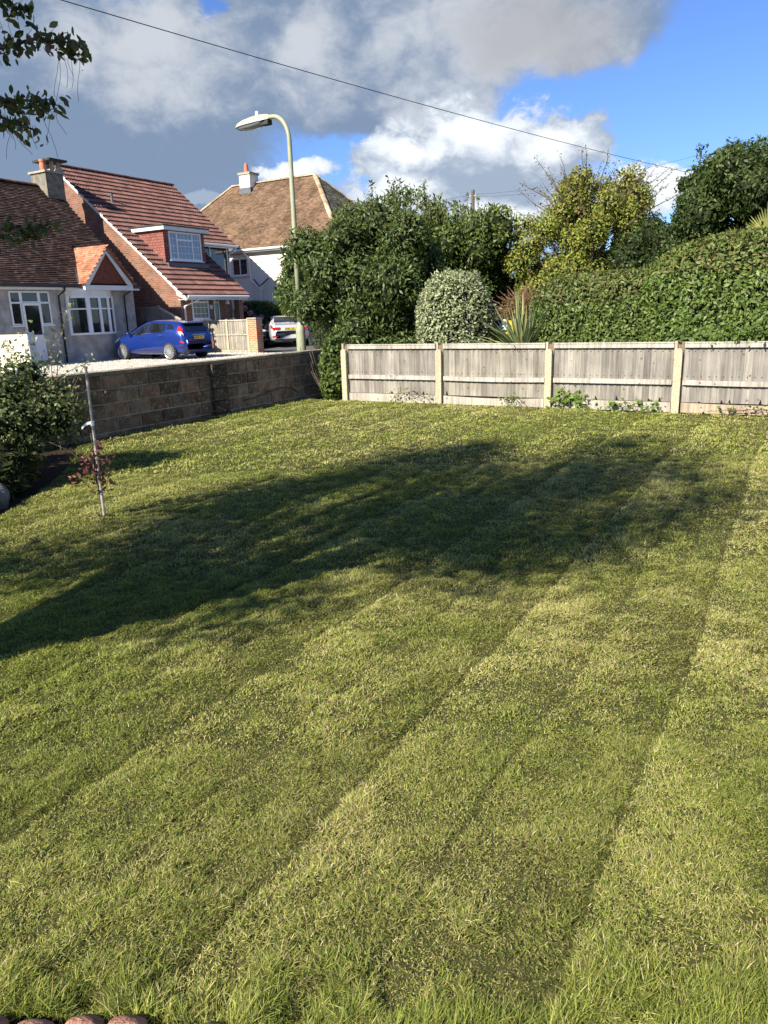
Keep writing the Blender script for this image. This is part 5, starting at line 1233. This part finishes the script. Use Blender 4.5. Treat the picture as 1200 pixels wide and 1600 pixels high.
for k, (dy, dz) in enumerate(((-.1, 1.55), (-.45, 1.3), (-.75, 1.05), (-1.1, 1.05), (1.3, 1.25), (1.1, .75), (-.1, .55), (.35, .35), (-.65, .25), (.0, .15))):
    m_ = MB(); c0 = Vector((-1.15 + .12 * abs(dy), dy, dz + .25)); rr = .17
    P = np.array([tuple(c0)] * 90) + rdir(90) * rr * np.array([.8, 1, .8]); N = unit(P - np.array(tuple(c0)))
    pc = (0.50, 0.30, 0.46) if k < 6 else (0.42, 0.40, 0.34)
    leaves('flower_head', P, N, .085, [pc, tuple(q * .8 for q in pc)], M['leaf_matte'], t, .9, out=.1)
hedge('dark_shrub', 31.8, 29.3, 'dark shrub beside the porch of the brick house', 'shrub', 1.1, (1.0, 1.2, 1.4), 2.3, 8000, .11, G_DARK, .12, 1.5, .1, 12., z0=.2)

# ivy at the wall corner, runners on the fence
t = thing('ivy', W(12.4, 8.55, 0), RZ, 'bramble and ivy spilling over the wall corner beside the first fence post', 'ivy')
P, N = blob_shape(3600, (0.1, -.12, .5), (.3, .28, .66), 2.2, .2, 1.6, .12, .0, 1.); leaves('foliage', P, N, .085, G_MID + [(0.12, 0.17, 0.04)], M['leaf'], t, .75, out=.7)
mb = MB()
for k in range(14):
    a = random.uniform(0, 2 * pi); mb.tube(polyline((.1 + .1 * cos(a), .1 * sin(a), 0), (.1 + .36 * cos(a), .38 * sin(a), random.uniform(.5, 1.2)), 4), .008, 4)
mb.obj('stems', M['bark'], t)
def runner(y0, y1, label, zt=.28, n=90, ls=.075):
    t = thing('bramble', W(12.12, (y0 + y1) / 2, 0), RZ, label, 'bramble'); mb = MB(); LP = []; ym = (y0 + y1) / 2
    for k in range(5):
        a = random.uniform(y0, y1) - ym; b = random.uniform(y0, y1) - ym; zz = random.uniform(.5, 1) * zt
        p = [Vector((random.uniform(-.05, .02), a + (b - a) * q, zz * sin(pi * min(1, q * 1.1) * .8) + .01)) for q in np.linspace(0, 1, 7)]; mb.tube(p, .004, 4)
        for q in p:
            for _ in range(n // 35): LP.append(q + Vector((random.gauss(-.02, .03), random.gauss(0, .06), random.gauss(.01, .04))))
    mb.obj('stems', M['bark'], t); P = np.array([tuple(q) for q in LP]); P[:, 2] = np.abs(P[:, 2]) + .01
    leaves('foliage', P, np.tile(unit(np.array([[-1, 0, .5]])), (len(P), 1)), ls, [(0.12, 0.19, 0.03), (0.16, 0.22, 0.05)], M['leaf_matte'], t, .8, out=.5)
runner(3.0, 4.0, 'bright green bramble shoots against the third fence panel from the left', n=150)
runner(2.1, 3.0, 'small weeds at the foot of the fence left of the fourth post', .18, 70)
runner(-.2, 1.4, 'low green weeds along the gravel board at the right end of the fence', .12, 90, .06)
runner(4.2, 4.7, 'thin grassy weed at the foot of the second fence panel', .2, 50, .05)
runner(6.0, 7.2, 'sparse dry bramble stems against the leftmost fence panel', .3, 40, .05)

# ================================================================== LEFT BED
sheet('flower_bed', [(-3, 5.33)] + [(a, b - .02) for a, b in BED] + [(6.8, 9.08), (-3, 9.08)], -0.004, 'soil')
random.seed(9)
t = thing('flowering_shrub', W(4.7, 7.75, 0), RZ, 'loose small leaved shrub in the bed against the left end of the wall', 'shrub')
cs, rs = pack(26, [(-1.0, .7), (-.6, .75), (.25, 1.25)], (.25, .4))
clump_crown('crown', t, cs, rs, 16000, .05, [(0.06, 0.09, 0.025), (0.09, 0.12, 0.035), (0.19, 0.21, 0.09), (0.12, 0.15, 0.05)], aspect=.55, inner=.5, hollow=.6)
trunk_limbs(t, (0, 0, -.03), cs[::3], .03, .15)
mb = MB(); LP = []
for k in range(34):
    a = random.uniform(-2.6, 1.4); b = Vector((random.uniform(-.8, .6), random.uniform(-.5, .5), random.uniform(.5, 1.2))); d = Vector((cos(a) * .7, sin(a) * .7, random.uniform(-.1, 1.0))).normalized(); L = random.uniform(.35, .8)
    p = [b + d * L * q - Vector((0, 0, .12 * q * q)) for q in (0, .3, .6, 1)]; mb.tube(p, [.006, .005, .004, .002], 4)
    for q in np.linspace(.1, 1, 20): LP.append(b + d * L * q - Vector((0, 0, .12 * q * q)) + Vector((random.gauss(0, .03), random.gauss(0, .03), random.gauss(0, .03))))
mb.obj('shoots', M['bark'], t); P = np.array([tuple(q) for q in LP]); leaves('shoot_leaves', P, rdir(len(P)), .045, [(0.12, 0.15, 0.05), (0.28, 0.3, 0.16), (0.2, 0.24, 0.1)], M['leaf'], t, .55)
t = thing('tall_shoot_shrub', W(6.3, 8.75, 0), RZ, 'slender leafy shoots rising above the wall in front of the bungalow door', 'shrub')
mb = MB(); LP = []
for (x, y, z, dx, dy) in ((0, 0, 1.62, .0, -.12), (.05, .1, 1.95, .12, -.5), (-.2, .1, 1.7, .1, .1), (-.35, .1, 1.45, -.1, .1), (0, -.1, 1.3, .3, -.45), (-.5, 0, 1.5, 0, 0)):
    p = [Vector((x + dx * q * q, y + dy * q * q, z * q)) for q in np.linspace(0, 1, 6)]; mb.tube(p, [.009, .008, .007, .006, .004, .002], 5)
    for q in np.linspace(.45, 1, 60): LP.append(Vector((x + dx * q * q, y + dy * q * q, z * q)) + Vector((random.gauss(0, .05), random.gauss(0, .05), random.gauss(0, .03))))
mb.obj('stems', M['bark'], t); P = np.array([tuple(q) for q in LP]); leaves('foliage', P, rdir(len(P)), .06, [(0.14, 0.18, 0.06), (0.3, 0.32, 0.17), (0.2, 0.25, 0.1)], M['leaf'], t, .5)
hedge('low_shrub', 4.15, 7.1, 'low dark feathery shrub at the front of the left bed', 'shrub', .22, (.6, .5, .34), 2.0, 6000, .075, [(0.05, 0.075, 0.02), (0.09, 0.10, 0.03), (0.12, 0.10, 0.03)], .4, 1.6, .14, 14., m='leaf_matte', stem=False, aspect=.2)
hedge('low_shrub', 3.55, 6.65, 'small olive tinted heather like mound beside the stone in the left bed', 'shrub', .16, (.4, .35, .24), 2.2, 3500, .05, [(0.08, 0.09, 0.02), (0.14, 0.11, 0.03)], .15, 1.6, .06, 15., m='leaf_matte', stem=False, aspect=.2)
import bmesh
bm = bmesh.new(); bmesh.ops.create_icosphere(bm, subdivisions=3, radius=.13)
for v in bm.verts: v.co *= 1 + .12 * sin(v.co.x * 30 + 1) * sin(v.co.y * 24) + .06 * sin(v.co.z * 40)
me = bpy.data.meshes.new('stone'); bm.to_mesh(me); bm.free(); me.materials.append(mat('pale_stone', (0.16, 0.155, 0.14), .95, noise=(14, .6, 1.2), bump=.7))
for p in me.polygons: p.use_smooth = True
o = bpy.data.objects.new('stone', me); col.objects.link(o); o.location = (-3.62, 6.7, .09); o.scale = (1, 1, 1.15); tag(o, 'rounded pale grey stone at the front edge of the left bed', 'stone')

# staked young tree
t = thing('young_tree', (-2.42, 6.16, 0), RZ, 'staked young sapling with dark red leaves standing in the lawn near the wall', 'tree')
mb = MB(); mb.tube([(0, 0, -.05), (.01, .01, .5), (.03, .02, 1.30)], [.013, .0125, .011], 8); mb.obj('stake', mat('bamboo', (0.34, 0.31, 0.26), .7, noise=(18, .6, 1.2)), t)
mb = MB(); mb.tube(polyline((.03, .02, -.02), (-.02, .03, .42), 4, .1) + [Vector((.0, .03, .75))], [.011, .010, .009, .008, .007, .004], 7)
tips = []
for k in range(9):
    z = .28 + .035 * k; a = k * 2.4; d = Vector((.10 * cos(a), .10 * sin(a), .05)) * random.uniform(.7, 1.4); mb.tube([(-.01, .03, z), tuple(Vector((-.01, .03, z)) + d)], [.004, .002], 5); tips.append(Vector((-.01, .03, z)) + d)
mb.tube([(.0, .03, .42), (-.06, .10, .52), (-.14, .17, .62), (-.24, .26, .70)], [.004, .003, .002, .0015], 5)
mb.obj('trunk', M['bark'], t, smooth=True)
LP = [p + Vector((random.gauss(0, .035), random.gauss(0, .035), random.gauss(0, .03))) for p in tips for _ in range(11)] + [Vector((random.gauss(0, .05), random.gauss(0.03, .05), random.uniform(.22, .6))) for _ in range(60)]
P = np.array([tuple(p) for p in LP]); leaves('red_leaves', P, rdir(len(P)), .055, [(0.16, 0.035, 0.03), (0.10, 0.022, 0.022), (0.24, 0.08, 0.06), (0.30, 0.14, 0.10)], M['leaf'], t, .5)
rows = [[(.02 + a * .0, .02 + b, .82 + c_ + h_) for h_ in (0, .022)] for a, b, c_ in ((0, -.02, 0.01), (0, .03, .0), (0, .06, -.015), (0, .085, -.04))]
mb = MB(); mb.grid([[(p[0] - .015 * i, p[1], p[2]) for p in r] for i, r in enumerate(rows)]); mb.tube([(.018, .015, .81), (.018, .015, .85)], .016, 8); mb.obj('tie', M['ribbon'], t)
P = np.zeros((70, 3)); P[:, :2] = rng.normal(0, .06, (70, 2)); P[:, 2] = rng.uniform(.005, .03, 70)
leaves('soil_patch', P, rdir(70), .04, [(0.07, 0.05, 0.03), (0.04, 0.03, 0.02)], M['leaf_matte'], t, .6)

# ================================================================== TREE OVERHANGING FROM THE LEFT (casts the shadow on the lawn)
random.seed(17)
t = thing('garden_tree', (-3.7, 1.78, 0), 0, 'tree whose leafy drooping branches hang into view at the top left corner', 'tree')
cs, rs = pack(40, [(-2.4, 2.2), (-2.6, 2.4), (2.2, 6.85)], (.5, .8), lambda p: ell((p[0] - (p[2] - 4.9) * .24, p[1] + (p[2] - 4.9) * .26, p[2]), (1.8, 2.05, 2.8), (0, 0, 4.95)) and p[0] < 0.95 + max(0, p[2] - 5) * .5 + .0 * p[1])
clump_crown('crown', t, cs, rs, 36000, .085, [(0.05, 0.08, 0.02), (0.07, 0.10, 0.03), (0.10, 0.12, 0.04)], aspect=.55, inner=0, hollow=.9)
trunk_limbs(t, (0, 0, -.05), cs[::2], .13, 1.5)
tw = [[(-2.6, 2.6, 2.9), (-1.9, 3.1, 2.62), (-1.6, 3.4, 2.72), (-1.40, 3.5, 2.80), (-1.31, 3.6, 2.82), (-1.265, 3.7, 2.82)],
      [(-2.6, 2.6, 2.7), (-1.9, 3.2, 2.58), (-1.55, 3.4, 2.55), (-1.45, 3.5, 2.57), (-1.38, 3.6, 2.575)],
      [(-2.6, 2.6, 2.6), (-1.8, 3.2, 2.52), (-1.55, 3.4, 2.49), (-1.44, 3.5, 2.45)],
      [(-2.6, 2.6, 3.1), (-1.8, 3.1, 2.95), (-1.5, 3.3, 2.90), (-1.36, 3.4, 2.86)],
      [(-2.6, 2.6, 2.3), (-1.95, 3.3, 2.10), (-1.74, 3.6, 2.07), (-1.64, 3.7, 2.085), (-1.565, 3.8, 2.11)],
      [(-2.6, 2.6, 2.4), (-1.85, 3.3, 2.22), (-1.68, 3.5, 2.2)], [(-2.6, 2.6, 2.6), (-1.8, 3.1, 2.74), (-1.55, 3.3, 2.72)], [(-2.6, 2.6, 2.8), (-1.75, 3.1, 2.85), (-1.48, 3.3, 2.80)], [(-2.6, 2.6, 2.9), (-1.7, 3.05, 2.95), (-1.52, 3.2, 2.93)],[(-2.6, 2.6, 2.5), (-1.75, 3.2, 2.63), (-1.58, 3.35, 2.62)], [(-2.6, 2.6, 2.2), (-1.85, 3.4, 2.0), (-1.74, 3.55, 1.97)]]
mb = MB(); LP = []; fine_ = MB(); O_ = Vector((-3.7, 1.78, 0))
for b in tw:
    p = [Vector(q) - O_ for q in b]; mb.tube(p, list(np.linspace(.012, .003, len(p))), 6)
    for i in range(1, len(p) - 1):
        for _ in range(70): 
            q = p[i].lerp(p[i + 1], random.random()); LP.append(q + Vector((random.gauss(0, .025), random.gauss(0, .03), random.gauss(-.012, .026))))
    for k in range(7):
        q = p[-2].lerp(p[-1], random.uniform(-1.2, 1)); L = random.uniform(.05, .26); a = random.uniform(-.05, .07)
        fine_.tube([q + Vector((a * w_ ** 1.6 + .006 * sin(w_ * 7 + k), .01, -L * w_)) for w_ in (0, .2, .4, .6, .8, 1)], .0009, 4)
n0 = len(mb.v); mb.v += fine_.v; mb.f += [tuple(i + n0 for i in f) for f in fine_.f]; mb.c += fine_.c; mb.obj('branches', M['bark'], t)
P = np.array([tuple(q) for q in LP]); leaves('branch_leaves', P, rdir(len(P)), .042, [(0.10, 0.13, 0.03), (0.06, 0.085, 0.022), (0.24, 0.24, 0.07), (0.15, 0.16, 0.045), (0.17, 0.12, 0.06)], M['leaf'], t, .5, droop=.6, near=True)  # leaf colours lightened to look partly sunlit beneath the shading crown

# ================================================================== WIRES AND POLE
def wire(a, b, sag, r, label):
    a, b = Vector(a), Vector(b); m_ = MB(); m_.tube([a.lerp(b, q) - Vector((0, 0, sag * 4 * q * (1 - q))) for q in np.linspace(0, 1, 24)], r, 5)
    return tag(m_.obj('overhead_wire', M['black_plastic']), label, 'wire')
wire((-5.6, 6.4, 5.0), (8.3, 20.9, 4.95), -0.0 + .12, .0055, 'single black overhead wire crossing the whole sky from top left to the evergreen')
t = thing('telegraph_pole', W(45, 19.45, 0), RZ, 'distant wooden telegraph pole top showing above the laurels', 'pole')
MB().tube([(0, 0, 0), (0, 0, 8.75)], [.14, .10], 10).obj('pole', M['bark'], t)
mb = MB()
for k in range(4): mb.tube([(0, -.2 + .13 * k, 8.45), (0, -.2 + .13 * k, 8.56)], .03, 6)
mb.box(-.05, .05, -.28, .28, 8.38, 8.45); mb.obj('insulators', M['concrete'], t)
pw = W(45, 19.45, 8.5)
wire(pw, W(36, 24, 7.4), .25, .007, 'thin wire running left from the distant pole behind the laurels')
wire(pw, W(40, 6, 8.3), .3, .006, 'upper thin wire running right from the distant pole')
wire(pw - Vector((0, 0, .15)), W(40, 6, 7.9), .3, .006, 'lower thin wire running right from the distant pole')
